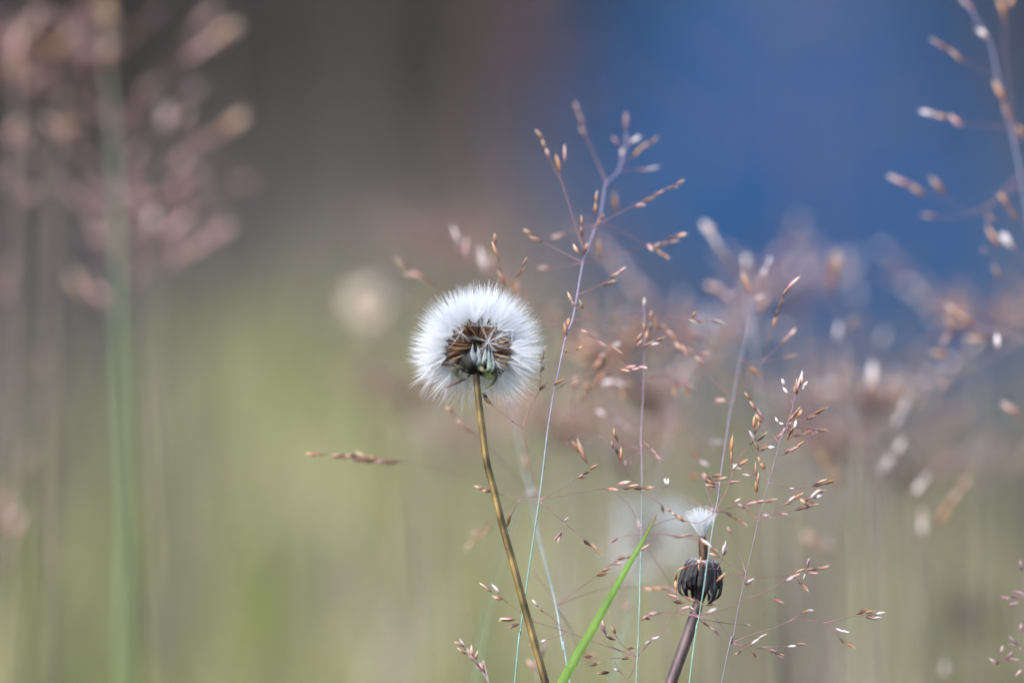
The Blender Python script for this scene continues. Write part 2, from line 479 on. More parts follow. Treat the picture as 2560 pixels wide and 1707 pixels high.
ACH = [achene_mesh(1, (.055, .028, .016), (.14, .068, .038)), achene_mesh(2, (.03, .016, .011), (.075, .036, .024)),
       achene_mesh(3, (.08, .045, .022), (.21, .12, .06)), achene_mesh(4, (.12, .08, .04), (.32, .21, .10)),
       achene_mesh(5, (.05, .024, .022), (.17, .085, .07))]
PAP = [pappus_mesh(10 + i, 42, .0084, R(29 + 4 * i), .000036) for i in range(4)]
STAR = [pappus_mesh(30 + i, 27, .0066, R(84), .000034, curl=.35) for i in range(2)]
WISP = pappus_mesh(40, 9, .0068, R(24), .000040, curl=-.5)
def place_axis(o, loc, d, roll, sc=1.0):
    o.rotation_mode = 'QUATERNION'
    o.rotation_quaternion = Vector(d).to_track_quat('Z', 'Y') @ Matrix.Rotation(roll, 3, 'Z').to_quaternion()
    o.location = loc
    o.scale = (sc,) * 3
def seed(parent, loc, d, pap, ach, sc=1.0, alen=.0058):
    s = ob('seed', ach, parent)
    place_axis(s, loc, d, random.random() * 6.28, sc)
    if pap:
        q = ob('pappus', pap, s, (0, 0, alen * .985))
        q.rotation_euler.z = random.random() * 6.28
    return s

def stem_points(pxs, dz, per=6):
    """photo line (top to bottom) -> smooth line continued down to the ground"""
    pts = [P(x, y, dz) for x, y in pxs]
    d = (pts[-1] - pts[-2]).normalized()
    low = pts[-1]
    ctrl = low + d * (low.z * .55 / max(.4, -d.z))
    foot = Vector((ctrl.x + d.x * low.z * .12, ctrl.y, 0))
    foot.z = ground_h(foot.x, foot.y) - .004
    ext = []
    for k in range(1, 9):                       # the stalk straightens towards its foot
        t = k / 8
        ext.append(low * (1 - t) ** 2 + ctrl * (2 * t * (1 - t)) + foot * (t * t))
    return smooth_line(pts + ext, per), foot

# ---- the white seed head in focus
HC = P(1195, 876)
stem_px = [(1191, 931), (1193, 968), (1203, 1050), (1216, 1150), (1237, 1233), (1256, 1312), (1281, 1402), (1306, 1497), (1335, 1601), (1364, 1707)]
sp_, foot = stem_points(stem_px, 0)
head = thing('dandelion_clock', 'white fluffy dandelion clock on a brown ribbed stalk, brown seeds showing inside', 'seed head', foot)
mb = MB()
n = len(sp_)
mb.tube(sp_, [lerp(.00075, .00098, (i / n) ** .6) for i in range(n)], 16,
        [tuple(c_ * (.75 + .42 * math.sin(i * .9) * math.sin(i * .37 + 1) + .12 * math.sin(i * 2.3)) for c_ in lerp3((.070, .050, .022), (.17, .118, .042), min(1, i / 9))) for i in range(n)], rib=.07, stripe=[1, .8, .3, 1.1, 1.3, .5, .25, .9, 1.2, .35, .6, 1.2, 1, .3, .9, 1.25])
ob('stalk', mb.mesh('stalk', M_STEM, foot), head)
# receptacle: a small dome the seeds sit on
mb = MB()
axis_pts = [P(1191, 932), P(1192, 922), P(1193, 905), P(1195, 885), P(1195, 868), P(1196, 856)]
mb.tube(axis_pts, [.0009, .0016, .0024, .0026, .0019, .0003], 12, [(.05, .045, .03)] * 6)
ob('receptacle', mb.mesh('receptacle', M_BRACT, foot), head)
# seeds all round, missing on the side that faces the camera
N_S = 235
cnt = 0
for i in range(N_S):
    z = 1 - 2 * (i + .5) / N_S
    a = i * 2.399963
    q = math.sqrt(1 - z * z)
    d = (Vector((math.cos(a) * q, math.sin(a) * q, z)) + Vector((random.gauss(0, .05), random.gauss(0, .05), random.gauss(0, .05)))).normalized()
    if d.z < (-.88 if d.y > .25 else -.72): continue
    front = -d.y
    lim = .40 + (.12 if d.z > .5 else 0)
    if front > lim: continue
    if d.z < -.35 and front > .05: continue
    seed(head, HC + d * .0022 - foot, d, PAP[i % 4], ACH[random.choice([0, 1, 2, 4, 0])], random.uniform(.92, 1.06))
    cnt += 1
# a few left on the open side, seen end on as stars
for (x, y, dep, k, sc) in [(1220, 855, .0078, 0, 1.0), (1214, 816, .0060, 1, .75), (1242, 841, .0066, 0, .7), (1279, 862, .0052, 1, .9), (1154, 832, .0060, 1, .8), (1238, 902, .0050, 0, .55)]:
    tip = P(x, y, -dep)
    d = (tip - HC).normalized()
    l = (tip - HC).length
    s = seed(head, tip - d * .0058 * .95 - foot, d, STAR[k], ACH[0 if k else 4], 1.0)
    s.children[0].scale = (sc,) * 3
# bare or slanting seeds fanning out of the opening
for (x, y, x1, y1, dep, k) in [(1190, 872, 1122, 902, -.004, 2), (1188, 868, 1120, 888, -.0045, 0), (1190, 866, 1130, 872, -.005, 2), (1186, 862, 1124, 856, -.0045, 0),
                               (1190, 860, 1135, 840, -.005, 1), (1200, 856, 1168, 815, -.0045, 0), (1204, 852, 1206, 795, -.003, 1), (1212, 858, 1236, 822, -.004, 2),
                               (1214, 866, 1270, 850, -.004, 3), (1215, 880, 1276, 895, -.0045, 3), (1214, 884, 1278, 910, -.004, 2), (1214, 888, 1264, 922, -.004, 0),
                               (1212, 886, 1268, 914, -.0045, 1), (1190, 880, 1125, 915, -.003, 1), (1196, 856, 1182, 800, -.002, 1), (1188, 862, 1142, 806, -.003, 4),
                               (1214, 874, 1282, 880, -.0035, 4), (1168, 946, 1112, 970, -.001, 4)]:
    a_, b_ = P(x, y, dep * .6), P(x1, y1, dep)
    s = ob('seed', ACH[k], head)
    place_axis(s, a_ - foot, (b_ - a_), random.random() * 6, (b_ - a_).length / .0058)
    s.scale = (1.0, 1.0, s.scale[2])
for k in range(34):
    a_ = random.uniform(-.35, math.pi + .35)
    rr = random.uniform(62, 92)
    bx_, by_ = 1198 + math.cos(a_) * rr * 1.02, 868 - math.sin(a_) * rr * .82
    dep = -random.uniform(.0005, .0045)
    p0, p1 = P(lerp(1198, bx_, .28), lerp(870, by_, .28), dep * .5), P(bx_, by_, dep)
    s = ob('seed', ACH[random.choice([0, 1, 1, 2, 4])], head)
    place_axis(s, p0 - foot, p1 - p0, random.random() * 6, (p1 - p0).length / .0058)
    s.scale = (.9, .9, s.scale[2])
# a loose wisp hanging out low on one side
for (x, y, tx, ty, dp) in [(1082, 908, 1020, 900, -.002), (1078, 922, 1030, 945, -.002), (1085, 930, 1052, 975, 0)]:
    tip = P(x, y, dp); d = (P(tx, ty, dp) - tip).normalized()
    seed(head, tip - d * .0057 - foot, d, WISP, ACH[0])
# bracts of the cup, some upright, some hooked back
DK, PALE, OLIVE = (.009, .009, .008), (.15, .18, .20), (.05, .05, .024)
def bract(parent, origin, pts, w, c0, c1, dz, name='bract', spread=None):
    w3 = [P(*cpx('X', x, y), d_) for (x, y), d_ in zip(pts, dz)]
    line = smooth_line(w3, 5)
    m_ = len(line)
    prof = [w * (.65 + .35 * math.sin(math.pi * min(1, i / (m_ - 1) * 1.15))) * (1 if i < m_ * .6 else max(.10, 1 - (i - m_ * .6) / (m_ * .4))) for i in range(m_)]
    mb = MB()
    mb.strap(line, prof, .00018, Vector((0, -1, .1)), [lerp3(c0, c1, i / (m_ - 1)) for i in range(m_)], .55,
             [lerp3(c0, tuple(min(1, k * 1.6 + .02) for k in c1), i / (m_ - 1)) for i in range(m_)])
    o = ob(name, mb.mesh(name, M_BRACT, origin), parent)
    return o
ZP = PXM / 9.8
for pts, w, c0, c1, d_ in [
    ([(880, 900), (620, 820), (430, 760), (400, 900), (480, 1010), (570, 1055)], 110, DK, OLIVE, -.0025),
    ([(880, 880), (700, 720), (600, 500), (700, 240)], 200, DK, DK, -.003),
    ([(870, 880), (760, 760), (690, 560), (760, 330)], 190, DK, DK, -.0036),
    ([(860, 890), (700, 850), (590, 880)], 120, DK, DK, -.003),
    ([(880, 890), (610, 770), (480, 600), (600, 320)], 150, DK, DK, -.0022),
    ([(900, 880), (800, 700), (760, 480), (840, 300)], 120, DK, (.03, .032, .034), -.0045),
    ([(930, 880), (850, 640), (800, 420), (800, 200)], 120, (.10, .10, .09), PALE, -.0046),
    ([(960, 860), (950, 700), (960, 500), (930, 260)], 130, DK, (.24, .28, .30), -.0042),
    ([(985, 860), (1070, 660), (1110, 450), (1130, 230)], 95, (.12, .14, .10), PALE, -.0048),
    ([(990, 880), (1200, 820), (1200, 560), (1190, 230)], 100, (.10, .14, .07), PALE, -.0048),
    ([(1000, 890), (1270, 830), (1280, 560), (1260, 330)], 105, (.12, .15, .08), PALE, -.0044),
    ([(980, 900), (1300, 790), (1340, 950), (1280, 1150), (1090, 1300)], 115, DK, OLIVE, -.0036),
    ([(880, 770), (1000, 790), (1150, 930)], 90, OLIVE, (.13, .12, .08), -.005),
    ([(990, 900), (1150, 960), (1230, 1030), (1225, 880)], 80, OLIVE, (.16, .20, .06), -.0035),
    ([(970, 905), (1060, 930), (1090, 990)], 110, DK, DK, -.002)]:
    bract(head, foot, pts, w * 1.25 * ZP, c0, c1, [0] + [d_] * (len(pts) - 1))
for k in range(7):                    # behind the stalk
    a = R(15 + 25 * k)
    o_ = Vector((math.cos(a), math.sin(a), 0))
    b0 = P(1192, 928)
    line = smooth_line([b0, b0 + o_ * .0028 + UP * .0012, b0 + o_ * .0042 + UP * .004, b0 + o_ * .0048 + UP * .0072], 4)
    mb = MB()
    mb.strap(line, [.0018 * max(.15, 1 - (i / 12) ** 2) for i in range(len(line))], .00018, -o_, [DK] * len(line), .4)
    ob('bract', mb.mesh('bract', M_BRACT, foot), head)

# ---- the spent head beside it: bracts hanging like a skirt, one white tuft left
spx = [cpx('F', x, y) for x, y in [(352, 880), (330, 960), (292, 1080), (245, 1220), (190, 1370), (120, 1568)]]
sp_, foot2 = stem_points(spx, .004)
spent = thing('spent_seed_head', 'dark withered seed head with hanging bracts and one white tuft on top', 'seed head', foot2)
mb = MB()
n = len(sp_)
mb.tube(sp_, [.00105 + .0003 * min(1, i / 12) for i in range(n)], 16, [lerp3((.035, .025, .028), (.105, .070, .075), min(1, i / 14)) for i in range(n)], rib=.08, stripe=[1, .6, .4, 1.3, 2.2, .8, .5, .9, 1.4, .5, .6, 2.0, 1, .5, .9, 1.5])
ob('stalk', mb.mesh('stalk', M_STEM, foot2), spent)
T0 = P(*cpx('F', 388, 590), .004)                                  # top of the dome
B0 = P(*spx[0], .004)
ax = (T0 - B0).normalized()
e1 = ax.cross(Vector((0, 1, 0))).normalized(); e2 = ax.cross(e1)
mb = MB()
mb.tube([B0 - ax * .0006, B0 + ax * .002, T0 - ax * .0012, T0 - ax * .0002, T0 + ax * .0003], [.0011, .0018, .0028, .0025, .0008], 14, [(.022, .019, .02)] * 5)
ob('receptacle', mb.mesh('receptacle', M_BRACT, foot2), spent)
mb = MB()                                                          # pale woolly rim
ring = [T0 + (e1 * math.cos(t * .3491) + e2 * math.sin(t * .3491)) * (.0027 + .0002 * math.sin(t * 5)) - ax * (.0001 + .0003 * math.sin(t * 3.1)) for t in range(19)]
mb.tube(ring, .0005, 6, [(.42, .40, .40)] * 19)
ob('rim', mb.mesh('rim', M_BRACT, foot2), spent)
for k in range(21):
    a = k * 2 * math.pi / 21 + random.gauss(0, .12)
    o_ = e1 * math.cos(a) + e2 * math.sin(a)
    ln = random.uniform(.72, 1.16)
    flare = random.uniform(-.0016, .0010)
    rj = random.uniform(-.0004, .0003)
    prof = [(.0023, .0002), (.0034 + rj, -.0004), (.0043 + rj, -.0024 * ln), (.0049 + rj, -.0050 * ln), (.0050 + rj + flare * .5, -.0075 * ln), (.0048 + flare * 1.8, -.0088 * ln)]
    line = smooth_line([T0 + o_ * r_ + ax * z_ for r_, z_ in prof], 4)
    m_ = len(line)
    g_ = random.uniform(.7, 1.3)
    cdk = (.016 * g_, .013 * g_, .012 * g_)
    mb = MB()
    w_ = random.uniform(.0012, .0021)
    mb.strap(line, [w_ * random.uniform(.85, 1.1) * (1 - .35 * (i / m_) ** 2) * (1 if i < m_ - 4 else (m_ - i + .4) / 5) for i in range(m_)], .0002, o_,
             [lerp3((.24, .22, .23), cdk, min(1, i / 4)) for i in range(m_)], .5, [lerp3((.40, .38, .40), (.045, .044, .055), min(1, i / 6)) for i in range(m_)])
    ob('bract', mb.mesh('bract', M_BRACT, foot2), spent)
TUFT = [pappus_mesh(60 + i, 64, .0070, R(37), .000046, curl=.05) for i in range(3)]
DARKACH = [achene_mesh(71, (.045, .026, .02), (.10, .055, .04), .0060, .0005), achene_mesh(72, (.09, .05, .035), (.17, .10, .07), .0060, .0005)]
PT = P(*cpx('F', 372, 378), .003)
for k in range(7):
    a = k * 1.0472
    r_ = 0 if k == 6 else .00078
    base = T0 + (e1 * math.cos(a) + e2 * math.sin(a)) * r_ - ax * .0004
    tip = PT + (e1 * math.cos(a) + e2 * math.sin(a)) * r_ * .75
    s = ob('seed', DARKACH[k % 2], spent)
    place_axis(s, base - foot2, tip - base, k, (tip - base).length / .0060)
    q = ob('pappus', TUFT[k % 3], s, (0, 0, .0059)); q.rotation_euler.z = k
    q.scale = (.92,) * 3

# ---- blurred heads farther back
def far_head(x, y, dz, size, label, hue, dark=False):
    c = P(x, y, dz)
    ft = Vector((c.x + .02, c.y + .01, ground_h(c.x, c.y) - .004))
    t = thing('blurred_seed_head', label, 'seed head', ft)
    mb = MB(); ln = smooth_line([c, (c + ft) / 2 + Vector((.006, 0, 0)), ft], 8)
    mb.tube(ln, .0008, 8, [(.22, .17, .10)] * len(ln)); ob('stalk', mb.mesh('stalk', M_STEM, ft), t)
    mb = MB(); mb.tube([c - UP * .002, c - UP * .001, c, c + UP * .001], [.0008, .002, .002, .0004], 10, [(.05, .04, .03)] * 4)
    ob('receptacle', mb.mesh('receptacle', M_BRACT, ft), t)
    if dark:
        for k in range(26):
            d = Vector((random.gauss(0, 1), random.gauss(0, 1), random.gauss(.3, 1))).normalized()
            mb = MB(); ln = [c, c + d * size * .6, c + d * size]
            mb.strap(ln, [.003, .0032, .0006], .0003, Vector((0, -1, 0)), [hue] * 3)
            ob('bract', mb.mesh('bract', M_BRACT, ft), t)
    else:
        for k in range(34):
            d = Vector((random.gauss(0, 1), random.gauss(0, 1), random.gauss(.25, 1))).normalized()
            seed(t, c + d * .0012 - ft, d, PAP[k % 4], ACH[k % 3], size / .0138)
    return t
far_head(1632, 1350, .18, .0130, 'pale blurred dandelion clock behind the green blade and the withered head', None)
far_head(1805, 828, .17, .0062, 'small pale blurred seed tuft high up among the grass heads', None)
far_head(925, 770, .24, .0085, 'blurred beige seed head beside the big white clock', (.50, .41, .33), True)
far_head(2446, 1545, .34, .0095, 'dark purplish blurred flower head low down near the mauve grass', (.060, .042, .045), True)

# ------------------------------------------------------------------ flowering grass stalks
def spikelet_mesh(seed_, tone):
    rnd = random.Random(seed_)
    mb = MB()
    prof = [(0, .18), (.15, .62), (.38, 1.0), (.65, .78), (.86, .38), (1, .05)]
    for side, ln, wd in ((1, 1.0, .105), (-1, rnd.uniform(.8, .95), .095)):
        opn = rnd.uniform(.02, .09)
        pts = [Vector((side * (.035 * math.sin(math.pi * t) + opn * t * t), .02 * rnd.gauss(0, 1) * t, t * ln)) for t, _ in prof]
        mb.tube(pts, [q * wd for _, q in prof], 6, cap=False)
    me = mb.mesh('spikelet', TMATS[tone])
    return me
SPK = {t: [spikelet_mesh(100 + i, t) for i in range(4)] for t in TONES}

def parse_pts(s): return [tuple(float(a) for a in q.split(',')) for q in s.split()]

def near(line, p):
    """nearest point of a polyline [(x,y,dz)] to p -> (distance, point, index)"""
    best = None
    for i in range(len(line) - 1):
        a, b_ = line[i], line[i + 1]
        dx, dy = b_[0] - a[0], b_[1] - a[1]
        t = max(0, min(1, ((p[0] - a[0]) * dx + (p[1] - a[1]) * dy) / (dx * dx + dy * dy + 1e-9)))
        q = tuple(lerp(a[k], b_[k], t) for k in range(3))
        d = math.hypot(p[0] - q[0], p[1] - q[1])
        if best is None or d < best[0]: best = (d, q, i + t)
    return best

TEAL, VIOLET, PINKN, REDBR = (.20, .34, .29), (.31, .26, .38), (.42, .19, .23), (.24, .125, .12)
def grass_stalk(label, culm, width, branches, c_low=TEAL, c_high=VIOLET, mix='ttpod', turn=(900, 1500), branch_c=REDBR, group=None, bw=2.0, fat=1.0):
    """culm: [(crop, x, y, dz mm)] from the ground up; branches: (crop, dz mm at the tip or (start, tip), line, spikelets)"""
    sq = lambda q: (q if q < 38 else 38 + (q - 38) * .62) / 1000
    cl = [(*cpx(c, x, y), sq(dz)) for c, x, y, dz in culm]
    pts = [P(*q) for q in cl]
    d = (pts[0] - pts[1]).normalized()
    low = pts[0]
    ft = Vector((low.x + d.x * low.z * .55, low.y + d.y * low.z * .2, 0)); ft.z = ground_h(ft.x, ft.y) - .003
    mid_ = low.lerp(ft, .5) + Vector((d.x * low.z * .1, 0, 0))
    line = smooth_line([ft, mid_] + pts, 5)
    r = thing('grass_stalk', label, 'grass', ft, group)
    n = len(line)
    cols, rad = [], []
    for i, p in enumerate(line):
        k = max(0, (i - 10) / 5)
        k = min(k, len(cl) - 1)
        py = cl[int(k)][1]
        cols.append(lerp3(c_high, c_low, max(0, min(1, (py - turn[0]) / (turn[1] - turn[0])))))
        rad.append(width * .62 * PXM / 2 * (1.0 if i < 10 else lerp(1.0, .62, (i - 10) / max(1, n - 11))))
    mb = MB(); mb.tube(line, rad, 8, cols)
    ob('culm', mb.mesh('culm', M_PLANT, ft), r)
    for br in branches:
        crop, dz, ln, sps = br
        sps = [s.split(',') for s in sps.split()]
        sp2 = [((*cpx(crop, float(s[0]), float(s[1])),), (*cpx(crop, float(s[2]), float(s[3])),), s[4] if len(s) > 4 else random.choice(mix)) for s in sps]
        q = [cpx(crop, *a) for a in parse_pts(ln)] if ln else []
        if isinstance(dz, tuple):
            d0, d1 = sq(dz[0]), sq(dz[1])
        else:
            d1 = sq(dz)
            nn = near(cl, q[0] if q else sp2[0][0])
            d0 = nn[1][2]
            if q and nn[0] < 60: q[0] = nn[1][:2]
            elif not q: q = [nn[1][:2], tuple(lerp(nn[1][k], sp2[0][0][k], .9) for k in range(2))]
        if len(q) == 1: q.append((q[0][0] + 1, q[0][1] - 4))
        tot = sum(math.dist(q[i], q[i + 1]) for i in range(len(q) - 1)) + 1e-6
        acc, bl = 0, []
        for i, a in enumerate(q):
            if i: acc += math.dist(q[i - 1], a)
            bl.append((a[0], a[1], lerp(d0, d1, acc / tot)))
        mb = MB()
        w3 = smooth_line([P(*a) for a in bl], 5)
        mb.tube(w3, [bw * PXM / 2 * lerp(1.15, .75, i / (len(w3) - 1)) for i in range(len(w3))], 5,
                [lerp3(PINKN, branch_c, min(1, i / 3)) for i in range(len(w3))])
        todo = []
        for b0, b1, tone in sp2:
            nn = near(bl, b0)
            dzz = nn[1][2]
            a3 = P(b0[0], b0[1], dzz + random.gauss(0, .0006))
            if nn[0] > 1.5:                                       # its own little stalk
                back = max(0, nn[2] - .25)
                i0 = int(back); t0 = back - i0
                st_ = tuple(lerp(bl[i0][k], bl[min(i0 + 1, len(bl) - 1)][k], t0) for k in range(3))
                if math.dist(st_[:2], b0) > 60: st_ = nn[1]
                s3 = P(*st_)
                m3 = s3.lerp(a3, .55) + (P(*nn[1]) - s3) * .15
                mb.tube(smooth_line([s3, m3, a3], 3), bw * PXM / 2 * .62, 4, [branch_c] * 7)
            L_px = math.dist(b0, b1)
            b3 = P(b1[0], b1[1], dzz + random.uniform(-.25, .25) * L_px * PXM)
            todo.append((a3, b3, tone))
        bo = ob('branch', mb.mesh('branch', M_PLANT, ft), r)
        for a3, b3, tone in todo:
            s = ob('spikelet', random.choice(SPK[tone]), bo)
            l = (b3 - a3).length
            place_axis(s, a3 - ft, b3 - a3, random.random() * 6.28, l)
            wd = max(.75, min(1.5, .0036 / l)) * random.uniform(.8, 1.02) * fat
            s.scale = (l * wd, l * wd, l)
    return r

# 1: the tall stalk that crosses the brown stem low down
grass_stalk('tall thin grass stalk crossing the brown stalk of the white clock, teal below, violet above', [
    ('D', 405, 1568, 0), ('D', 440, 1250, 0), ('D', 480, 950, 0), ('D', 520, 680, 0), ('D', 552, 460, 0), ('D', 575, 280, 1), ('D', 605, 30, 2),
    ('B', 22, 1000, 3), ('B', 60, 830, 3), ('B', 130, 500, 5), ('B', 200, 310, 7), ('A', 470, 1520, 9), ('A', 513, 1275, 12), ('A', 545, 1180, 14),
    ('A', 590, 1050, 17), ('A', 640, 930, 20), ('A', 665, 780, 24), ('A', 685, 690, 28), ('A', 770, 605, 31), ('A', 800, 500, 34), ('A', 825, 430, 36), ('A', 832, 330, 37)], 7.0, [
    ('A', 20, '490,1200 440,930 400,800 365,690 300,570 250,460', '270,500,245,440,p 245,440,215,375 230,380,172,295,t 352,615,320,475,o 385,535,382,405,p'),
    ('A', 42, '680,690 600,490 540,350 510,270', '540,355,490,280,p 528,270,478,180,p 490,195,455,95,m'),
    ('A', 36, '800,560 870,490 900,460', '880,505,940,425,o 925,445,990,400,t 995,415,1065,350,t'),
    ('A', 34, '790,600 920,590', '915,598,1000,592,p 955,602,1078,572,w'),
    ('A', 38, '815,460 790,420', '785,415,722,358,m 850,400,940,348,w 800,505,805,440,w'),
    ('A', 38, '830,400 828,320', '822,315,832,172,m'),
    ('A', 18, '600,985 800,895 930,840 1060,760 1180,710', '890,855,975,845,p 945,825,1040,790 1035,785,1115,735 1120,730,1215,715,p 1185,705,1258,663,t'),
    ('A', 32, '600,985 450,1030 380,1055', '410,1045,340,1065,m 375,1068,288,1088,p'),
    ('A', 22, '640,970 800,1040 960,1130 1040,1150', '1010,1165,1085,1130,t 1060,1145,1145,1120 1130,1125,1218,1108,t 1125,1095,1195,1070 1185,1080,1272,1055,t 1035,1150,1095,1215,t 1080,1195,1152,1242,t 980,1130,1030,1180,p'),
    ('A', 22, '515,1275 700,1215 860,1185 960,1150', ''),
    ('A', 16, '510,1265 380,1200 280,1145 210,1110', '225,1118,118,1078,t 155,1070,78,1020,t'),
    ('A', 32, '505,1270 380,1285 280,1300', '295,1300,182,1305,p'),
    ('A', 10, '512,1200 508,1080', '511,1085,500,1000,d 512,1010,504,918,o'),
    ('A', 10, '', '488,1205,438,1133,t'), ('A', 10, '', '520,1212,547,1120,d'),
    ('A', 14, '', '600,910,612,830,o 608,840,624,742,t'), ('A', 16, '', '605,1015,642,950,o 635,965,668,908,o'),
    ('A', 46, '685,700 745,740', '755,905,748,750,o'),
    ('A', 28, '600,1020 630,1080', '650,1240,622,1090,o'),
    ('A', 12, '510,1510 640,1430 720,1370', '660,1435,720,1410,d 695,1422,762,1398,t 715,1375,785,1335,t 765,1345,832,1298,p'),
    ('B', 12, '200,310 450,300 700,265 900,265 1150,280 1340,305 1500,320', '1330,310,1425,348,w 1415,325,1505,318,t 1480,320,1570,308,t 1550,308,1715,352,w 1370,300,1415,225,o'),
    ('B', 8, '200,320 60,345 -120,345', ''),
    ('B', 8, '235,185 200,140', '215,155,142,35,t 238,182,190,118,p'), ('B', 8, '', '305,205,268,112,t'),
    ('B', 12, '200,330 300,410 420,500 540,590 620,650 760,760 880,870', '275,405,352,440,p 440,512,535,585,p 555,565,695,642,t'),
    ('B', 4, '150,480 138,440', '132,465,124,335,o 156,378,161,288,o'),
    ('B', 3, '100,645 200,625 238,603', '233,606,300,573,t 135,640,140,598,d'),
    ('B', 2, '', '15,945,128,888,o'),
    ('B', 4, '22,1000 200,900 400,830 540,795 660,798 900,783', '660,803,768,806,t 715,778,828,768,p 775,798,872,790,p 835,772,942,780,p'),
    ('G', 4, '1530,1015 1480,1005 1445,1018', '1455,1008,1486,972,t'),
    ('D', 2, '552,450 505,270 452,40', ''),
    ('G', (2, 4), '1337,1250 1390,1110 1440,1020 1450,900 1465,800', '1450,905,1480,845,d 1448,850,1470,788,o 1466,805,1479,742,o 1440,1022,1460,990,d'),
    ('G', (2, 2), '1337,1250 1270,1200 1150,1110 1095,1045', '1288,1215,1262,1198,o 1155,1108,1088,1052,o 1125,1065,1088,1032,d'),
    ('D', 0, '552,457 700,430 950,385 1150,375 1230,380', '955,394,1032,392,t 1025,362,1108,350,p 1055,386,1112,392,d 1085,380,1155,370,t 1125,392,1195,386,d 1172,386,1245,380,t'),
    ('D', 0, '552,455 680,390 790,320', '785,327,838,293,p 795,324,855,314,t 815,302,872,285,d 855,275,912,242,o'),
    ('D', 0, '560,465 700,590 830,700 900,760', '820,702,865,738,d 850,718,898,757,t 885,748,937,797,o 703,592,728,563,w'),
    ('D', (0, 0), '706,595 692,650', '688,655,658,716,p 688,655,640,708,p'),
    ('D', 3, '552,457 440,455 300,420 250,405', '262,407,205,402,d 225,393,155,375,t'),
    ('D', (0, 4), '430,460 390,540 370,590', '362,612,382,528,o 355,625,366,570,o')])

# 2: pale bluish stalk leaning away behind the clock's own stalk
grass_stalk('pale bluish grass stalk leaning away behind the stalk of the white clock', [
    ('D', 738, 1568, 4), ('D', 700, 1380, 5), ('D', 655, 1100, 9), ('D', 610, 920, 16), ('D', 570, 760, 24), ('D', 530, 600, 32), ('D', 505, 430, 40),
    ('D', 460, 260, 50), ('D', 430, 100, 58), ('G', 1290, 1200, 62), ('G', 1270, 1080, 66), ('G', 1235, 900, 70), ('G', 1210, 700, 74)], 8.0, [
    ('D', 20, '655,1100 800,1040 960,995 1100,990 1250,990 1400,1020', '1165,990,1238,1002,t 1225,997,1295,988,o 1275,992,1345,983 1325,995,1405,1022,p'),
    ('D', 4, '655,1095 800,990 920,900 1000,840 1090,805', '895,917,972,902,o 925,892,992,870,t 1000,848,1072,835,p 1025,817,1082,793,t 1085,812,1160,780,o 1150,770,1222,728,t'),
    ('D', 36, '660,1110 720,1200 770,1300 830,1390', '815,1402,905,1402,o 835,1440,902,1462,o 865,1402,918,1425,t 800,1370,830,1420,o'),
    ('D', 16, '640,1070 510,880', ''),
    ('D', 40, '505,440 498,420', '505,455,488,395,w 508,440,524,380,w 500,440,478,405,w'),
    ('L8', 18, '1618,525 1300,440 1000,355 880,338 640,315 450,300', '890,342,790,330,p 830,345,735,322,t 770,322,700,318,o 720,330,640,285,t 700,325,610,340,p 660,318,570,300,p 600,330,520,300,t 560,320,480,300,o 470,300,383,302,t 860,350,780,345,t 800,335,720,335,p 690,335,600,310,t 640,300,560,320,t 580,305,500,310,t 430,305,360,296,o 750,335,660,345,o'),
    ('G', 20, '1390,1660 1180,1420 1075,1310 960,1225 890,1150', '1030,1278,940,1208,t 985,1240,925,1195,p 918,1152,866,1116,t'),
    ('D', 46, '505,440 400,500 290,580 180,690', '185,680,98,765,t 195,640,135,668,t 262,590,185,700,o'),
    ('D', 60, '465,290 470,270', '482,295,455,170,o 470,190,462,80,o'),
    ('G', 55, '1235,900 1080,380 1000,250', '965,210,935,110,m 960,130,905,5,w 985,220,1000,80,p'),
    ('G', 55, '1235,900 1150,500 1110,330', '1115,330,1080,120,w 1120,320,1155,200,p 1105,260,1060,200,p'),
    ('G', 40, '1235,900 1000,520 820,400 700,320', '815,402,720,330,t 745,345,650,285,t 690,320,600,300,p 640,305,555,200,t'),
    ('G', (40, 8), '1235,700 1225,420 1205,290 1185,190', '1190,205,1148,105,o 1172,130,1170,52,t'),
    ('G', (40, 12), '1255,700 1240,450 1225,350', '1232,362,1184,285,o'),
    ('G', (40, 8), '1260,700 1275,420 1300,330 1345,255', '1305,325,1357,250,o 1335,270,1366,203,d'),
    ('G', (50, 36), '1290,700 1298,460', '1300,440,1300,340,o')], c_low=(.30, .40, .40), c_high=(.22, .20, .26), turn=(1000, 1550))

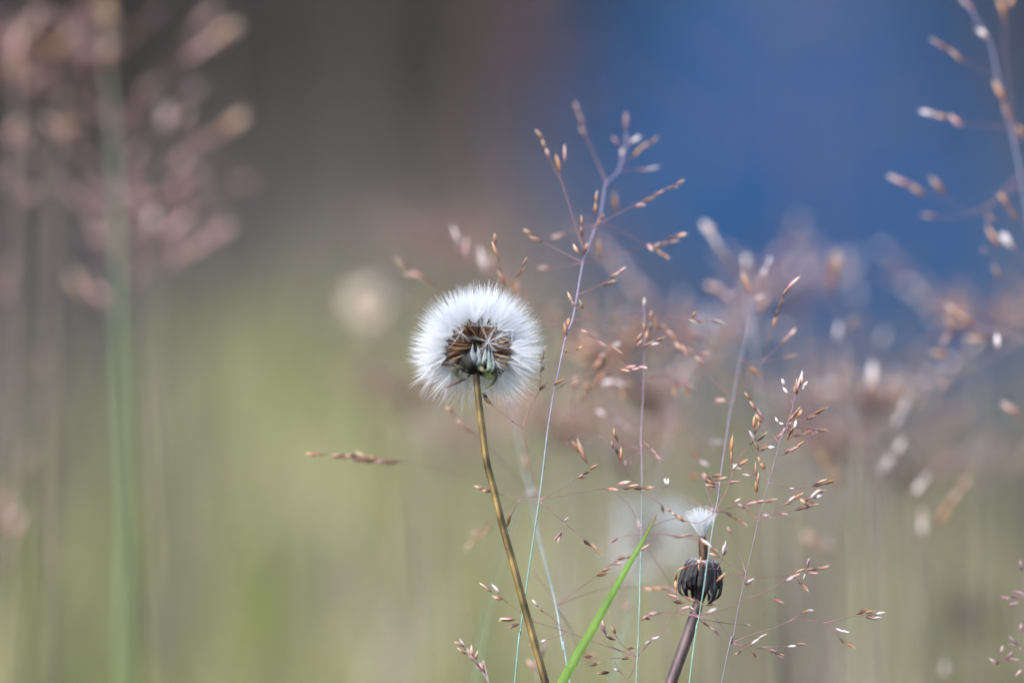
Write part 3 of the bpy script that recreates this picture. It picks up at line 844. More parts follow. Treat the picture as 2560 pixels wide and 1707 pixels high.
# 3: straight upright stalk behind the green blade
grass_stalk('straight upright hair-thin grass stalk standing behind the tip of the green blade', [
    ('D', 1140, 1568, 1), ('D', 1148, 1400, 1), ('D', 1158, 1150, 3), ('D', 1165, 900, 5), ('D', 1170, 680, 7), ('D', 1175, 450, 8), ('D', 1172, 160, 9),
    ('B', 870, 1500, 10), ('B', 885, 1200, 12), ('B', 897, 900, 12), ('B', 905, 600, 12), ('B', 905, 280, 14), ('B', 900, 180, 15)], 5.0, [
    ('D', 0, '1148,1410 950,1340 710,1255 550,1205 400,1180', '408,1182,300,1190,d 400,1180,310,1176,p 432,1208,358,1232,d'),
    ('D', (0, 0), '550,1205 450,1145 330,1058', '332,1058,263,1044,t 318,1025,262,968,w 268,1018,186,957,t'),
    ('D', (0, 0), '710,1255 640,1180 570,1125', '575,1137,543,1103,t 548,1107,508,1058,w'),
    ('D', (0, 2), '710,1255 690,1275 600,1305', '602,1305,545,1325,w 550,1320,488,1347,d'),
    ('D', 2, '1150,1410 1250,1290 1400,1120', '1190,1335,1222,1308,w 1228,1302,1284,1288,w'),
    ('D', 2, '1150,1410 1060,1340 1000,1260', '1015,1268,988,1222,o 1090,1358,1140,1352,d'),
    ('D', 2, '1150,1412 960,1330 957,1285', '958,1275,918,1192,m 952,1260,930,1185,t 958,1283,1022,1307,d'),
    ('D', 3, '1145,1415 1000,1417 900,1420', '1055,1422,1112,1412,d 862,1462,922,1438,d 825,1408,892,1404,d'),
    ('D', 4, '1148,1420 1085,1540 1010,1440', '1030,1495,1005,1478,w 1035,1497,1018,1480,w 978,1502,900,1506,d'),
    ('D', 8, '1170,660 1100,670 1030,690', '1032,690,968,722,m'),
    ('D', 6, '1170,655 1200,640 1300,590 1420,560', ''),
    ('D', 6, '1175,655 1230,660 1330,670 1420,685', '1365,684,1445,680,t'),
    ('D', 10, '1170,660 1166,640', '1165,645,1150,575,w 1168,640,1175,590,p'),
    ('D', 10, '1165,650 1100,500 1000,400', ''),
    ('D', 8, '1175,690 1260,830 1350,970', ''),
    ('D', 12, '1172,165 1080,225', '1075,260,1072,215,m 1108,250,1105,222,m'),
    ('D', 10, '1172,160 1000,100 810,65 720,120', ''),
    ('D', 24, '720,120 755,80', '845,240,770,80,t 800,180,755,95,o'),
    ('D', 9, '1172,120 1250,180 1310,240', '1175,105,1222,142,t 1215,138,1262,182,p 1252,178,1298,232,p'),
    ('D', 3, '1048,420 1045,230 1020,150', '1046,225,1045,138,o 1026,188,1018,128,d 1027,108,1018,55,o 1012,85,1002,22,o 1002,148,990,98,d'),
    ('D', 4, '1175,390 1220,430 1290,490', '1295,490,1305,545,d'),
    ('D', 4, '1245,380 1330,380', '1328,375,1310,325,w 1328,375,1338,325,w'),
    ('B', 30, '897,900 1000,870 1140,865 1210,910', '1198,930,1196,1065,o 1200,920,1295,1015,t 1280,920,1405,972,p 1320,960,1342,1085,o 1230,910,1330,940,p'),
    ('B', 10, '905,600 910,575', '900,573,1002,520,t 955,558,1058,538,w 1005,523,1112,487,t'),
    ('B', 8, '905,600 830,590 800,592', '826,530,883,437,t 830,568,888,507,t'),
    ('B', 13, '930,520 965,400', '928,510,938,415,o 912,425,902,335,o 962,420,966,330,d 968,325,975,215,o'),
    ('B', 16, '', '905,190,900,85,w')], c_low=(.26, .42, .38), c_high=(.29, .23, .31), turn=(1150, 1500))

# 4: slim stalk on the other side of the withered head, sharp up to its full head
grass_stalk('slim violet-grey grass stalk with the crispest, fullest head, beyond the withered head', [
    ('E', 400, 1568, 0), ('E', 500, 1180, 0), ('E', 560, 850, 0), ('E', 590, 720, 0), ('E', 625, 555, 0), ('E', 700, 250, 0), ('C', 570, 1215, 0),
    ('C', 600, 1120, 0), ('C', 640, 950, 0), ('C', 700, 750, 1), ('C', 718, 660, 1), ('C', 770, 540, 2), ('C', 810, 430, 3), ('C', 835, 320, 3), ('C', 860, 250, 3)], 4.6, [
    ('C', 3, '840,310 850,270', '850,312,845,190,t 838,302,828,245,o 865,262,892,128,w 872,235,898,180,t 888,255,932,212,w 878,272,908,250,w 852,280,870,180,p'),
    ('C', 4, '835,380 790,322', '784,305,748,252,w 762,250,740,188,w'),
    ('C', 2, '790,500 830,460', '788,505,852,428,t 818,475,872,393,t 848,475,888,418,o 828,562,848,488,w 778,642,802,558,o 788,605,832,528,d 770,560,800,500,p'),
    ('C', 2, '800,530 900,490 980,450', '915,487,985,452,d 955,460,1082,388,o 975,447,1038,440,t'),
    ('C', 9, '770,540 870,550 960,565', '820,612,922,590,t 895,592,962,568,o 945,555,1012,562,m 995,565,1078,576,t 960,560,1000,590,p 930,555,970,600,t'),
    ('C', 2, '770,540 710,512', '762,528,715,512,w 715,512,686,472,w'),
    ('C', 3, '760,565 680,630 560,690', '690,625,765,582,p 740,595,790,520,m'),
    ('C', 3, '718,660 640,550 600,480', '608,482,545,388,p 555,425,508,348,t 512,348,468,287,o 592,512,545,448,o 533,555,540,448,o 568,555,582,488,o 538,592,562,540,d 608,490,580,430,t'),
    ('C', 3, '718,760 760,735 840,690', '755,742,808,698,d 795,722,862,688,p 835,695,905,648,o'),
    ('C', 2, '640,890 600,810 550,740', '612,855,580,790,o 592,805,558,758,o 572,718,530,630,t 548,645,503,562,w 580,718,640,680,d 588,704,632,670,o 625,697,687,682,w 508,675,532,625,d 560,650,632,575,d'),
    ('C', 0, '570,1215 558,1080 555,1020', '555,1025,556,930,o 560,965,566,868,t 550,905,550,788,o'),
    ('C', 0, '570,1215 640,1185 720,1130 750,1105', '752,1108,832,1074,t 785,1090,838,1043,w 825,1072,897,1013,o'),
    ('C', 0, '570,1215 700,1175 830,1145 900,1130', '832,1146,915,1124,d 895,1132,962,1114,d 925,1122,1014,1098,t 928,1112,868,1060,t'),
    ('C', 2, '570,1215 470,1140 350,1060 250,970', '472,1132,420,1098,m 388,1092,442,1063,w'),
    ('C', 8, '570,1218 600,1205', '595,1180,665,1192,w 705,1165,785,1176,p'),
    ('C', 0, '645,950 750,975 810,1000 860,1040 910,1060', '902,1088,952,1048,d 938,1065,1002,1018,w 955,1045,1018,988,t 995,1025,1057,993,m 975,1062,1032,1033,w 938,1082,985,1090,o 788,992,832,988,w 800,1010,830,1000,w'),
    ('C', 1, '645,950 580,910 450,850', '525,902,446,884,w 438,835,376,812,w'),
    ('C', (0, 0), '810,1000 870,985 955,966', '955,967,1042,960,d 985,953,1068,922,t 1035,957,1132,930,o'),
    ('E', 0, '620,550 460,505', '345,595,452,495,o 365,585,435,528,o 380,560,445,540,d'),
    ('E', 0, '620,550 400,370 300,270', '335,295,262,232,t 285,255,188,172,t 382,357,278,314,t'),
    ('E', 3, '625,555 800,550 1050,530', ''),
    ('E', 14, '600,500 530,220 480,110', '492,135,458,55,p'),
    ('E', 2, '', '635,610,722,562,w 650,645,672,608,o 640,620,700,600,w'),
    ('E', (0, 0), '360,470 390,410 410,345', '408,345,437,195,w 422,335,458,265,m 415,320,450,300,p 412,300,425,235,w'),
    ('E', 0, '500,1180 620,1215 690,1270', '698,1272,755,1332,d 590,1258,522,1296,d 588,1262,540,1290,w'),
    ('E', 0, '500,1180 700,1100 930,1030 1050,975 1180,960 1390,990 1520,1100', '1535,1138,1614,1214,d 1602,1168,1692,1238,o 1495,1038,1572,1078,w 1545,1060,1638,1080,w'),
    ('E', (0, 0), '1390,990 1640,930 1760,915', '1700,905,1812,850,d 1780,893,1888,868,o 1788,932,1892,930,d 1845,946,1948,940,w 1865,908,1978,884,w'),
    ('E', (0, 0), '1050,975 1170,900', '1175,888,1245,868,o 1215,870,1290,864,w'),
    ('E', (0, 0), '880,745 905,760', '895,753,1005,808,t'),
    ('E', (0, 0), '510,1190 640,1215 690,1195', '685,1197,760,1140,w 740,1150,836,1088,w'),
    ('E', 0, '500,1180 440,1070 300,880', ''),
    ('E', 2, '510,1190 700,1215 900,1275', '905,1268,1005,1302,d 925,1290,1002,1332,m 860,1240,930,1270,p'),
    ('E', (0, 1), '800,1220 1030,1215 1120,1200', '1035,1217,1125,1208,w 1115,1197,1214,1188,t')],
    c_low=(.21, .21, .24), c_high=(.26, .18, .22), turn=(1200, 1650))

# 5: stalk passing in front of the withered head and running up out of focus
grass_stalk('grass stalk passing right in front of the withered head, soft towards its top', [
    ('E', 90, 1568, -3), ('F', 345, 1040, -4), ('F', 380, 830, -6), ('F', 415, 580, -6), ('F', 475, 200, -4), ('F', 500, 60, 0), ('C', 300, 850, 6), ('C', 320, 720, 10),
    ('C', 360, 450, 17), ('C', 380, 360, 20), ('C', 430, 80, 26), ('R4', 540, 1300, 27), ('R4', 600, 1050, 31), ('R4', 640, 880, 34), ('R4', 648, 830, 35)], 5.0, [
    ('E', 0, '190,940 400,860 570,790 780,710 980,600 1100,520 1200,470', '1025,583,1155,507,p 1095,513,1205,468,o 1195,478,1335,460,t 1255,478,1375,452,d 1325,472,1448,440,t 1235,505,1334,516,p 1225,455,1246,358,m 1135,578,1202,642,d 1178,618,1247,682,t 1215,505,1183,565,w 1020,590,1090,545,w'),
    ('E', -3, '200,930 260,895', '248,902,355,842,w'),
    ('E', 9, '195,950 230,990 330,1060', '220,980,292,1030,t 268,1010,334,1062,p 325,1058,408,1116,p'),
    ('E', 4, '195,950 450,990 680,1010', '640,1006,682,1010,w'),
    ('D', 6, '1510,1170 1400,1145 1270,1140', '1168,1188,1218,1150,t 1205,1152,1272,1140,p 1190,1175,1230,1180,d'),
    ('F', 0, '345,1035 290,985 240,950', '195,978,282,943,p 268,948,305,975,w'),
    ('F', 0, '345,1035 395,950', '400,942,494,928,d 290,888,392,946,d 222,868,315,912,t'),
    ('F', 0, '345,1035 180,972 165,860', '98,853,184,887,p 138,914,238,916,d 166,818,150,738,o 156,748,156,672,o'),
    ('F', 0, '370,720 420,650 560,660', ''),
    ('F', -2, '475,200 350,120 200,60', ''),
    ('C', 2, '260,1160 330,1020 390,860 440,750 500,690', '378,855,412,806,w 395,838,455,850,w 425,818,502,778,o 375,805,370,700,o 372,745,376,592,o'),
    ('C', 3, '260,1160 220,1080 185,960', '250,962,198,918,o 258,978,182,958,t 235,935,162,876,d 205,955,160,880,m 260,985,215,965,p 230,905,305,882,o 250,930,345,908,t 330,950,440,935,p 245,945,300,955,m'),
    ('C', 7, '260,1160 400,1120 600,1080 690,1062', '480,1105,572,1085,p 550,1090,635,1078,p 612,1088,712,1058,t'),
    ('C', 1, '255,1160 140,1120 40,1150', ''),
    ('F', 5, '480,195 560,192', '560,193,642,237,d 625,228,694,272,o 678,258,738,304,t'),
    ('F', -3, '415,600 350,600 250,625', '268,630,172,665,o 250,628,180,655,o'),
    ('F', -3, '345,560 350,640', '350,675,345,610,o 358,620,360,548,o'),
    ('F', 0, '475,210 330,280 150,240', '230,270,165,222,o 170,225,120,190,t 125,192,80,160,o'),
    ('F', -4, '400,430 180,385 0,362', '350,400,450,475,w 300,380,205,375,p 450,480,500,520,t'),
    ('C', 22, '380,360 430,300 500,210', '490,100,562,145,o 535,128,602,188,o 505,120,590,170,t'),
    ('C', 22, '380,360 300,360 150,420', '250,350,330,345,p'),
    ('B', 26, '1770,1080 1560,870 1500,760 1400,670 1250,570 1100,400 990,300', '1488,755,1400,650,p 1435,690,1335,585,t 1340,665,1265,560,p 1305,625,1205,535,t 1245,525,1155,435,o 1195,475,1110,380,p 1155,415,1065,355,t 1062,405,998,338,o 1012,352,1010,285,o 1445,655,1552,640,t 1400,600,1330,590,t 1270,560,1200,530,p'),
    ('R4', 35, '640,880 625,810', '615,812,548,610,t 625,800,588,700,p 648,842,722,818,w 640,845,690,815,w'),
    ('R4', 38, '650,840 690,720', '722,668,738,575,w 748,592,772,500,w 715,665,715,600,w'),
    ('R4', 10, '540,1310 640,1335 715,1322 760,1150 800,1050 850,880', '788,1062,832,955,o 808,985,852,895,d 828,925,872,835,d 858,825,925,738,o 895,765,1004,655,p 795,1040,815,965,o'),
    ('R4', (14, 24), '715,1320 800,1240 860,1170', '855,1192,915,1128,p 905,1135,978,1072,p'),
    ('R4', (18, 26), '715,1330 850,1300', '845,1302,985,1274,t'),
    ('R4', 28, '540,1300 470,1280', '')], c_low=(.24, .44, .38), c_high=(.28, .25, .34), turn=(1250, 1560))

# 6, 7: soft teal stalks just behind
grass_stalk('soft teal grass stalk behind the brown stalk, its brown head leaning over', [
    ('P', 1190, 1707, 75), ('P', 1223, 1514, 70), ('P', 1260, 1370, 62), ('P', 1330, 1200, 46), ('P', 1395, 1100, 36)], 8.0, [
    ('B', 28, '60,1490 180,1240 270,1130 350,1000 440,900 520,800 560,650', '285,1095,352,1015,o 325,1025,385,935,o 395,965,482,878,o 438,905,525,815,o 405,820,462,690,t 445,790,500,660,t 485,755,532,655,o 535,655,602,555,t 605,605,662,525,w 350,1010,330,910,o 455,700,520,640,p'),
    ('B', 45, '180,1240 400,1050 480,960', '470,950,600,900,w 590,905,720,965,w 700,960,800,940,t 620,930,560,960,p 690,980,700,1090,o'),
    ('B', 45, '180,1240 440,1180 620,1280', '430,1190,520,1250,w 600,1270,700,1330,w 660,1320,760,1385,p'),
    ('B', 30, '120,1400 210,1500', '215,1470,270,1568,t'),
    ('B', 30, '200,1150 210,1000', '215,1000,240,860,t')], c_low=(.24, .38, .28), c_high=(.34, .26, .31), turn=(1200, 1600), fat=1.35)
grass_stalk('soft teal grass stalk low behind the withered head, its head lost in blur', [
    ('P', 1533, 1707, 58), ('P', 1561, 1576, 56), ('P', 1586, 1472, 56), ('P', 1612, 1350, 58), ('P', 1640, 1220, 62), ('P', 1668, 1100, 66), ('P', 1690, 1010, 70)], 8.5, [
    ('B', 62, '1100,1300 1000,1400', '945,1430,1005,1345,t'),
    ('B', 45, '1130,1250 1330,1530', '1540,1522,1612,1516,w 1600,1518,1675,1508,w'),
    ('B', 50, '1130,1200 1230,850 1320,520', '1350,420,1440,480,p 1420,450,1490,500,p 1500,520,1580,560,t'),
    ('D', 50, '1240,700 1100,1000 1080,1080', '1055,1090,1110,1105,p 1090,1115,1130,1110,t'),
    ('C', 30, '60,500 150,700', '90,715,140,770,o 140,790,210,825,w 60,900,150,910,o'),
    ('C', 40, '100,420 210,655', '215,655,260,658,w 255,660,310,655,w')], c_low=(.26, .42, .32), c_high=(.34, .28, .34), turn=(1200, 1600), fat=1.35)

# low stalk at the foot of the clock's stalk
grass_stalk('short grass stalk with a tight mauve head, low beside the foot of the white clock', [
    ('D', 262, 1640, 5), ('D', 240, 1560, 5), ('D', 205, 1490, 5), ('D', 150, 1420, 5), ('D', 110, 1370, 5)], 6.0, [
    ('D', 5, '205,1490 150,1420 100,1350', '202,1485,140,1400,m 155,1425,108,1348,p 112,1372,72,1295,w 105,1345,32,1312,t 112,1392,52,1352,t 150,1410,135,1335,p 172,1440,120,1395,m 165,1430,180,1370,t'),
    ('D', 5, '230,1530 215,1480', '216,1495,209,1428,t 228,1505,172,1468,m 222,1500,190,1440,p')], c_low=(.35, .28, .26), c_high=(.40, .26, .28), mix='mpt')
grass_stalk('low blurred pinkish grass tip tucked behind the foot of the brown stalk', [
    ('D', 545, 1640, 26), ('D', 535, 1540, 26), ('D', 525, 1480, 26)], 5.0, [
    ('D', 26, '', '522,1490,478,1418,p'), ('D', 26, '', '530,1465,562,1398,p 540,1500,520,1430,m 545,1440,600,1310,m')], c_low=(.35, .30, .28), mix='p')

# right edge: soft arching head against the blue water
grass_stalk('soft arching grass stalk with sparse pale tips against the deepest blue water', [
    ('P', 2655, 1500, 62), ('P', 2625, 1100, 60), ('P', 2590, 760, 58), ('R3', 1310, 1500, 56), ('R3', 1250, 1150, 55), ('R3', 1190, 880, 55), ('R3', 1110, 560, 54), ('R3', 1060, 330, 53), ('R3', 990, 190, 52), ('R3', 900, 50, 52), ('R3', 850, -20, 52)], 7.0, [
    ('R3', 54, '', '940,75,840,-10,p'), ('R3', 54, '', '1042,275,950,195,w 1030,270,985,200,w'),
    ('R3', 54, '1195,880 1150,760', '1195,865,1130,690,o 1150,720,1080,550,o'),
    ('R3', 50, '1100,520 950,470 860,430', '865,440,760,345,t 790,375,620,268,m'),
    ('R3', 50, '1190,900 950,880 830,860', '855,885,755,805,p 760,830,660,800,t 680,805,552,775,w'),
    ('R3', 60, '1260,1200 1000,1480 820,1450 730,1360', '742,1358,620,1235,t 715,1330,660,1260,t 600,1375,470,1285,t 510,1310,330,1228,p'),
    ('R3', 52, '1290,1560 1260,1540', '1240,1545,1160,1430,o 1180,1450,1110,1340,o'),
    ('R3', 60, '1250,1100 1160,400 1150,160', '1152,150,1125,20,o 1140,100,1120,-20,o 1175,60,1210,-30,t'),
    ('R3', 64, '1250,1300 900,1500 700,1520', '690,1520,560,1500,m 1080,1560,1030,1500,t'),
    ('R3', 56, '', '1300,960,1230,880,o'),
    ('R5', 58, '1450,400 1350,200 1300,150', '1230,165,1135,10,o 1335,175,1225,65,w 1310,150,1250,60,w'),
    ('R5', 60, '1450,500 1280,300', '1235,385,1180,285,t 1150,200,1090,170,m'),
    ], c_low=(.28, .34, .34), c_high=(.34, .30, .44), turn=(300, 900), fat=1.25)
grass_stalk('soft bent grass stalk with a hooked brown head beside the arching one', [
    ('P', 2700, 1500, 72), ('P', 2660, 1150, 70), ('P', 2600, 900, 68), ('R5', 1300, 780, 66), ('R5', 1050, 710, 66)], 7.0, [
    ('R5', 66, '1050,710 960,640', '1060,715,900,610,t 960,660,855,560,t'),
    ('R5', 66, '1000,700 900,720 860,820', '920,735,850,660,t 890,745,820,850,p 865,935,735,880,t 855,905,780,890,o'),
    ('R5', 66, '', '1145,805,995,790,t'), ('R5', 40, '', '1218,875,1208,765,w'),
    ('R5', 60, '1500,1300 1380,1350', '1375,1345,1235,1245,p 1370,1300,1320,1290,o'),
    ('R5', 80, '1300,900 900,1100', '880,1080,810,1150,t')], c_low=(.3, .28, .26), c_high=(.36, .26, .30), fat=1.3)
grass_stalk('blurred grass stalk with wide-set pale tips rising behind the crispest head', [
    ('P', 2120, 1707, 108), ('P', 2130, 1400, 106), ('P', 2140, 1100, 104), ('P', 2120, 900, 102), ('P', 2100, 800, 100)], 7.0, [
    ('R4', 100, '1310,1000 1260,820', '1240,800,1260,640,p 1250,700,1310,450,t 1230,760,1290,600,p'),
    ('R4', 100, '1310,1100 1300,1130', '1290,1170,1310,1030,w 1380,1080,1450,970,t'),
    ('R5', 100, '200,1300 330,1250', '320,1260,310,1080,t 330,1180,350,950,w 345,1150,330,1000,w'),
    ('R5', 98, '200,1500 480,1430', '485,1430,550,1300,w 530,1340,595,1220,w'),
    ('R6', 104, '330,900 200,420', '240,410,170,280,o 190,310,105,160,o'),
    ('R6', 98, '330,800 490,340', '480,350,530,210,w 500,330,560,220,w 560,210,625,110,w'),
    ('R6', 95, '330,900 680,440', '675,445,735,360,w 710,410,770,305,w 720,400,755,340,w'),
    ('R6', 100, '330,1000 815,640', '815,640,900,480,o 880,520,950,420,t 940,430,1020,340,t'),
    ('R6', 105, '330,1100 730,700', '735,700,725,580,w 730,640,735,530,p'),
    ('R6', 105, '330,1200 190,800', '200,800,100,730,t 130,760,10,670,t 195,790,150,700,w'),
    ('R6', 110, '330,1300 860,1510', '850,1530,870,1440,w'),
    ], c_low=(.30, .36, .20), c_high=(.40, .32, .34), fat=1.5)
grass_stalk('blurred pale-tipped grass stalk beneath the bluest water, behind the crossing stalks', [
    ('P', 1935, 1707, 92), ('P', 1925, 1400, 92), ('P', 1915, 1150, 92), ('P', 1895, 950, 92), ('P', 1875, 780, 92), ('P', 1862, 700, 92)], 7.0, [
    ('R4', 92, '570,700 440,540', '440,545,350,400,w 390,480,310,320,w 320,370,235,215,w 330,360,280,240,p'),
    ('R4', 92, '570,700 585,620', '585,620,580,480,w 590,600,600,490,p'),
    ('R4', 92, '580,900 500,860 420,800', '500,860,400,790,p 420,810,330,720,p 350,780,270,710,t'),
    ('R4', 92, '600,950 720,880 720,760', '700,760,690,680,p 730,960,700,850,o 720,900,730,800,p')], c_low=(.30, .36, .22), c_high=(.42, .36, .46), fat=1.5)
# lower right corner: mauve head cut by the frame
grass_stalk('sharp mauve grass head low down at the outer edge, past the dark flower head', [
    ('P', 2640, 1800, -12), ('P', 2600, 1740, -12), ('P', 2575, 1650, -12), ('P', 2565, 1560, -12), ('P', 2568, 1480, -12)], 5.0, [
    ('R6', -12, '1360,1060 1290,1050', '1265,1020,1335,1035,m 1255,1050,1305,1057,m 1195,1053,1255,1068,m 1245,1105,1305,1093,m 1300,1030,1350,1050,w'),
    ('R6', -12, '1350,1500 1290,1440 1215,1420', '1185,1455,1122,1418,m 1190,1440,1150,1455,d 1215,1422,1312,1432,p 1225,1425,1272,1378,m 1200,1395,1206,1338,m 1285,1530,1322,1488,p'),
    ('R6', -12, '1360,1400 1300,1345 1250,1290', '1305,1345,1245,1285,m 1285,1345,1325,1362,t 1240,1345,1280,1335,m'),
    ('R6', -12, '1360,1300 1320,1260', '1315,1260,1325,1210,m 1325,900,1310,830,m')], c_low=(.3, .2, .24), c_high=(.3, .2, .24), mix='m', branch_c=(.28, .15, .20))

# left: big soft stalk with pinkish head
grass_stalk('big blurred pale-green grass stalk with a wide pinkish head, away from the clock', [
    ('P', 311, 1707, 210), ('P', 311, 1287, 210), ('P', 301, 959, 210), ('P', 298, 813, 210), ('P', 293, 542, 210), ('P', 282, 325, 210), ('P', 268, 163, 210), ('P', 258, -20, 210)], 25.0, [
    ('L1', 215, '520,620 700,400 860,270', '840,300,930,210,p 900,250,1000,170,p 960,220,1100,100,t 900,130,950,60,p 940,100,1000,20,p 870,170,930,90,m'),
    ('L1', 215, '540,860 760,700 900,650', '860,700,960,650,p 930,670,1040,590,t 1010,620,1140,520,t 880,650,960,620,p'),
    ('L1', 205, '530,700 690,600 750,580', '755,600,765,470,w 770,590,790,490,p 740,560,760,480,p 820,580,880,500,p'),
    ('L1', 225, '530,720 640,480', '630,470,720,360,t 650,440,690,380,p'),
    ('L1', 225, '530,560 850,440', '840,450,940,390,m'),
    ('L1', 205, '545,1200 650,1120 700,1080', '700,1090,700,960,w 690,1070,715,985,p 700,1050,680,980,p 760,1090,870,990,p'),
    ('L1', 225, '550,1300 800,1180', '790,1240,840,1130,p 820,1200,900,1150,p 940,1120,1080,1030,p 860,1160,960,1110,p 1000,1080,1060,1060,m'),
    ('L1', 225, '540,900 620,760', '590,800,650,670,m'), ('L1', 235, '540,900 830,760', '820,800,850,700,p'),
    ('L1', 215, '520,560 380,300 330,200', '230,270,310,180,o 280,210,360,120,t 330,200,380,140,m 400,290,390,190,m 360,240,440,220,p'),
    ('L1', 225, '520,560 260,420 150,360', '250,330,150,350,p 120,430,170,330,p 60,360,90,260,t 20,340,70,270,t 160,200,260,240,o'),
    ('L1', 225, '500,160 500,60', '470,330,520,180,t 500,200,490,60,t 500,100,480,-20,o 520,300,510,200,t 470,150,520,40,o'),
    ('L1', 225, '540,900 330,640 260,560', '310,650,300,540,o 300,600,380,560,t 260,620,220,540,p'),
    ('L1', 235, '545,1250 470,1140 420,1060', '470,1150,440,1040,p 500,1120,520,1060,p'),
    ('L1', 235, '550,1450 470,1370 400,1320', '480,1390,420,1320,p 400,1380,330,1260,t 440,1330,390,1260,p 500,1370,450,1340,p'),
    ('L1', 235, '550,1400 630,1290', '600,1310,660,1240,p 640,1270,680,1220,p')], c_low=(.15, .26, .13), c_high=(.20, .19, .14), turn=(100, 700), mix='m', fat=1.5, bw=5)
grass_stalk('blurred thin pinkish grass stalk next to the big pale-green one', [
    ('P', 20, 1707, 210), ('P', 25, 1300, 210), ('P', 30, 900, 210), ('P', 35, 500, 210), ('P', 45, 100, 210)], 12.0, [
    ('L1', 245, '60,700 60,600', '60,660,70,570,p 30,640,110,560,t 90,680,140,590,p'),
    ('L1', 245, '60,900 50,830', '50,850,50,770,p 20,840,60,780,p 110,950,130,860,t 130,920,170,870,p'),
    ('L1', 245, '60,1400 50,1290', '50,1290,50,1210,t 20,1250,70,1200,p 10,1400,40,1300,p'),
    ('L1', 245, '70,300 120,120', '100,200,180,60,t 60,260,100,140,p 20,230,60,120,t 140,120,200,20,o'),
    ('L2', 245, '55,200 150,120', '150,130,210,60,t 180,120,240,100,p'),
    ('L2', 245, '50,700 150,540', '130,560,170,480,p 90,600,130,520,p'),
    ('L2', 245, '40,1000 20,800', '10,860,30,700,p 30,1050,20,960,m 60,900,80,780,p 20,800,60,640,o')], c_low=(.36, .26, .24), c_high=(.36, .25, .24), mix='m', fat=1.6)

# single dark dry stem far behind, and other soft stalks
def soft_stem(label, pts, dz, w, c, spk, tone, seed_, reach=.028):
    rnd = random.Random(seed_)
    t3 = [P(x, y, dz) for x, y in pts]
    d = (t3[0] - t3[1]).normalized()
    ft = t3[0] + d * (t3[0].z / max(.3, -d.z)); ft.z = ground_h(ft.x, ft.y) - .003
    r = thing('dry_grass_stalk', label, 'grass', ft)
    line = smooth_line([ft] + t3, 6)
    mb = MB(); mb.tube(line, [lerp(w, w * .5, i / len(line)) for i in range(len(line))], 7, [c] * len(line))
    ob('culm', mb.mesh('culm', M_PLANT, ft), r)
    for k in range(spk):
        t = rnd.random()
        p = line[-1 - int(t * (6 if reach < .05 else 13))].lerp(line[-2 - int(t * (6 if reach < .05 else 13))], rnd.random())
        a = rnd.random() * 6.28
        q = p + Vector((math.cos(a), math.sin(a) * .6, rnd.uniform(.3, 1.1))) * (reach * (t + .25) * rnd.uniform(.5, 1.1))
        mb = MB(); mb.tube([p, p.lerp(q, .5) + Vector((0, 0, .002)), q], .00022, 4, [REDBR] * 3)
        bo = ob('branch', mb.mesh('branch', M_PLANT, ft), r)
        for j in range(3):
            s = ob('spikelet', SPK[rnd.choice(tone)][j], bo)
            dd = (q - p).normalized() + Vector((rnd.gauss(0, .4), rnd.gauss(0, .4), rnd.gauss(0, .4)))
            place_axis(s, p.lerp(q, 1 - j * .22) - ft, dd, k, .0048)
soft_stem('dark dry stem standing upright between thicket and blue water', [(1205, 1300), (1198, 900), (1192, 500), (1188, 100), (1190, -160)], .55, .0016, (.09, .06, .05), 10, 'mo', 1)
soft_stem('mauve blurred grass head rising in front of the blue water', [(2010, 1400), (2015, 1000), (2030, 600), (2010, 200), (2000, 60)], .75, .0010, (.24, .18, .24), 40, 'pm', 2, .075)
soft_stem('mauve blurred grass head between the dark dry stem and the water', [(1330, 1400), (1340, 1000), (1330, 700), (1340, 250), (1330, 50)], .85, .0010, (.24, .18, .24), 30, 'pm', 3, .06)
soft_stem('beige blurred grass head just behind the top of the clock', [(1040, 1400), (1050, 1100), (1060, 900), (1075, 700), (1090, 640)], .45, .0009, (.36, .30, .22), 30, 'tp', 4)
soft_stem('pale blurred grass head low behind the brown stalk of the clock', [(1130, 1700), (1135, 1500), (1140, 1300), (1150, 1180), (1160, 1120)], .38, .0009, (.36, .30, .22), 30, 'tpw', 5)

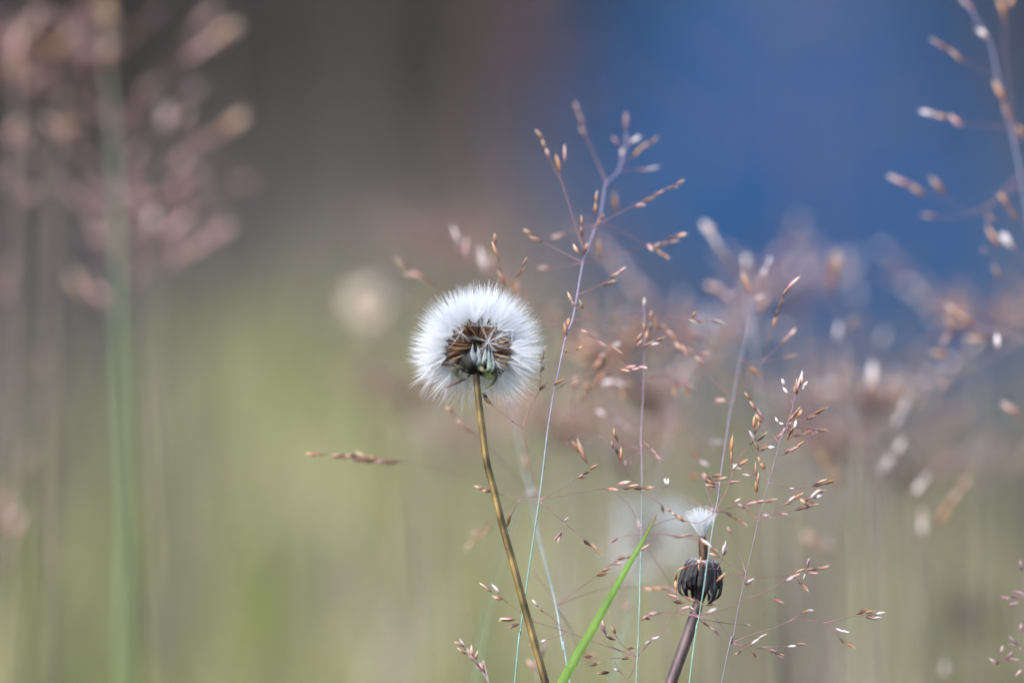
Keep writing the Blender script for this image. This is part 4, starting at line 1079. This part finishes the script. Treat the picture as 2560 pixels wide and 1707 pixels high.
soft_stem('pinkish blurred grass head beside the big pale-green stalk', [(400, 1500), (390, 1200), (380, 900), (385, 700), (395, 520)], .17, .0008, (.24, .20, .16), 26, 'ppm', 6)
soft_stem('brownish blurred grass head leaning over the dark thicket', [(120, 1400), (125, 1000), (130, 600), (150, 300), (175, 60)], .16, .0008, (.20, .15, .13), 22, 'omm', 7)
for k, (x, y, dz, n_, tone, lab) in enumerate([
    (1510, 905, .10, 24, 'tto', 'soft tan grass head right behind the tall thin stalk'),
    (1625, 1010, .13, 24, 'tpw', 'soft pinkish grass head behind the straight upright stalk'),
    (1745, 850, .15, 18, 'tpw', 'soft beige grass head behind the hooked brown branch, over the water'),
    (1560, 1150, .17, 24, 'tpw', 'soft pale grass head above the blurred clock'),
    (1400, 1090, .16, 22, 'tpm', 'soft beige grass head between the brown stalk and the upright stalk'),
    (2165, 1000, .14, 24, 'ttw', 'soft brown grass head past the crispest head, tallest of its row'),
    (2075, 1120, .17, 24, 'tpo', 'soft tan grass head just past the crispest head'),
    (2270, 1180, .18, 22, 'tpw', 'soft beige grass head above the dark flower head'),
    (2430, 820, .17, 18, 'otw', 'soft brown grass head under the arching stalk'),
    (1985, 740, .2, 16, 'ptw', 'soft mauve grass head below the deepest blue water'),
    (1010, 1000, .22, 22, 'tpm', 'soft brownish grass head just under the side of the clock')]):
    soft_stem(lab, [(x + 25, 1707), (x + 20, y + 320), (x + 12, y + 160), (x + 6, y + 70), (x, y)], dz, .0006, (.26, .22, .19), n_, tone, 20 + k, .03)

# ---- the fresh green blade
gp = [cpx('D', x, y) for x, y in [(1262, 545), (1240, 595), (1170, 725), (1060, 910), (900, 1195), (750, 1455), (690, 1568)]]
sp_, footb = stem_points(gp, -.006)
n = len(sp_)
wid = []
for i in range(n):
    t = i / (n - 1)
    wid.append(PXM * float(np.interp(i / 6, [0, 1, 2, 3, 4, 5, 6, 8], [1.2, 5, 10, 15, 20, 23, 24, 24])))
mb = MB()
mb.strap(sp_, wid, .00025, Vector((-.35, -1, .2)), [lerp3((.22, .09, .04), (.11, .22, .025), min(1, i / 11)) for i in range(n)], -.45,
         [lerp3((.22, .09, .04), (.17, .31, .05), min(1, i / 11)) for i in range(n)])
bl = thing('green_grass', 'fresh green grass blade with a reddish tip slanting towards the withered head', 'grass', footb)
ob('leaf', mb.mesh('leaf', M_LEAF, footb), bl)
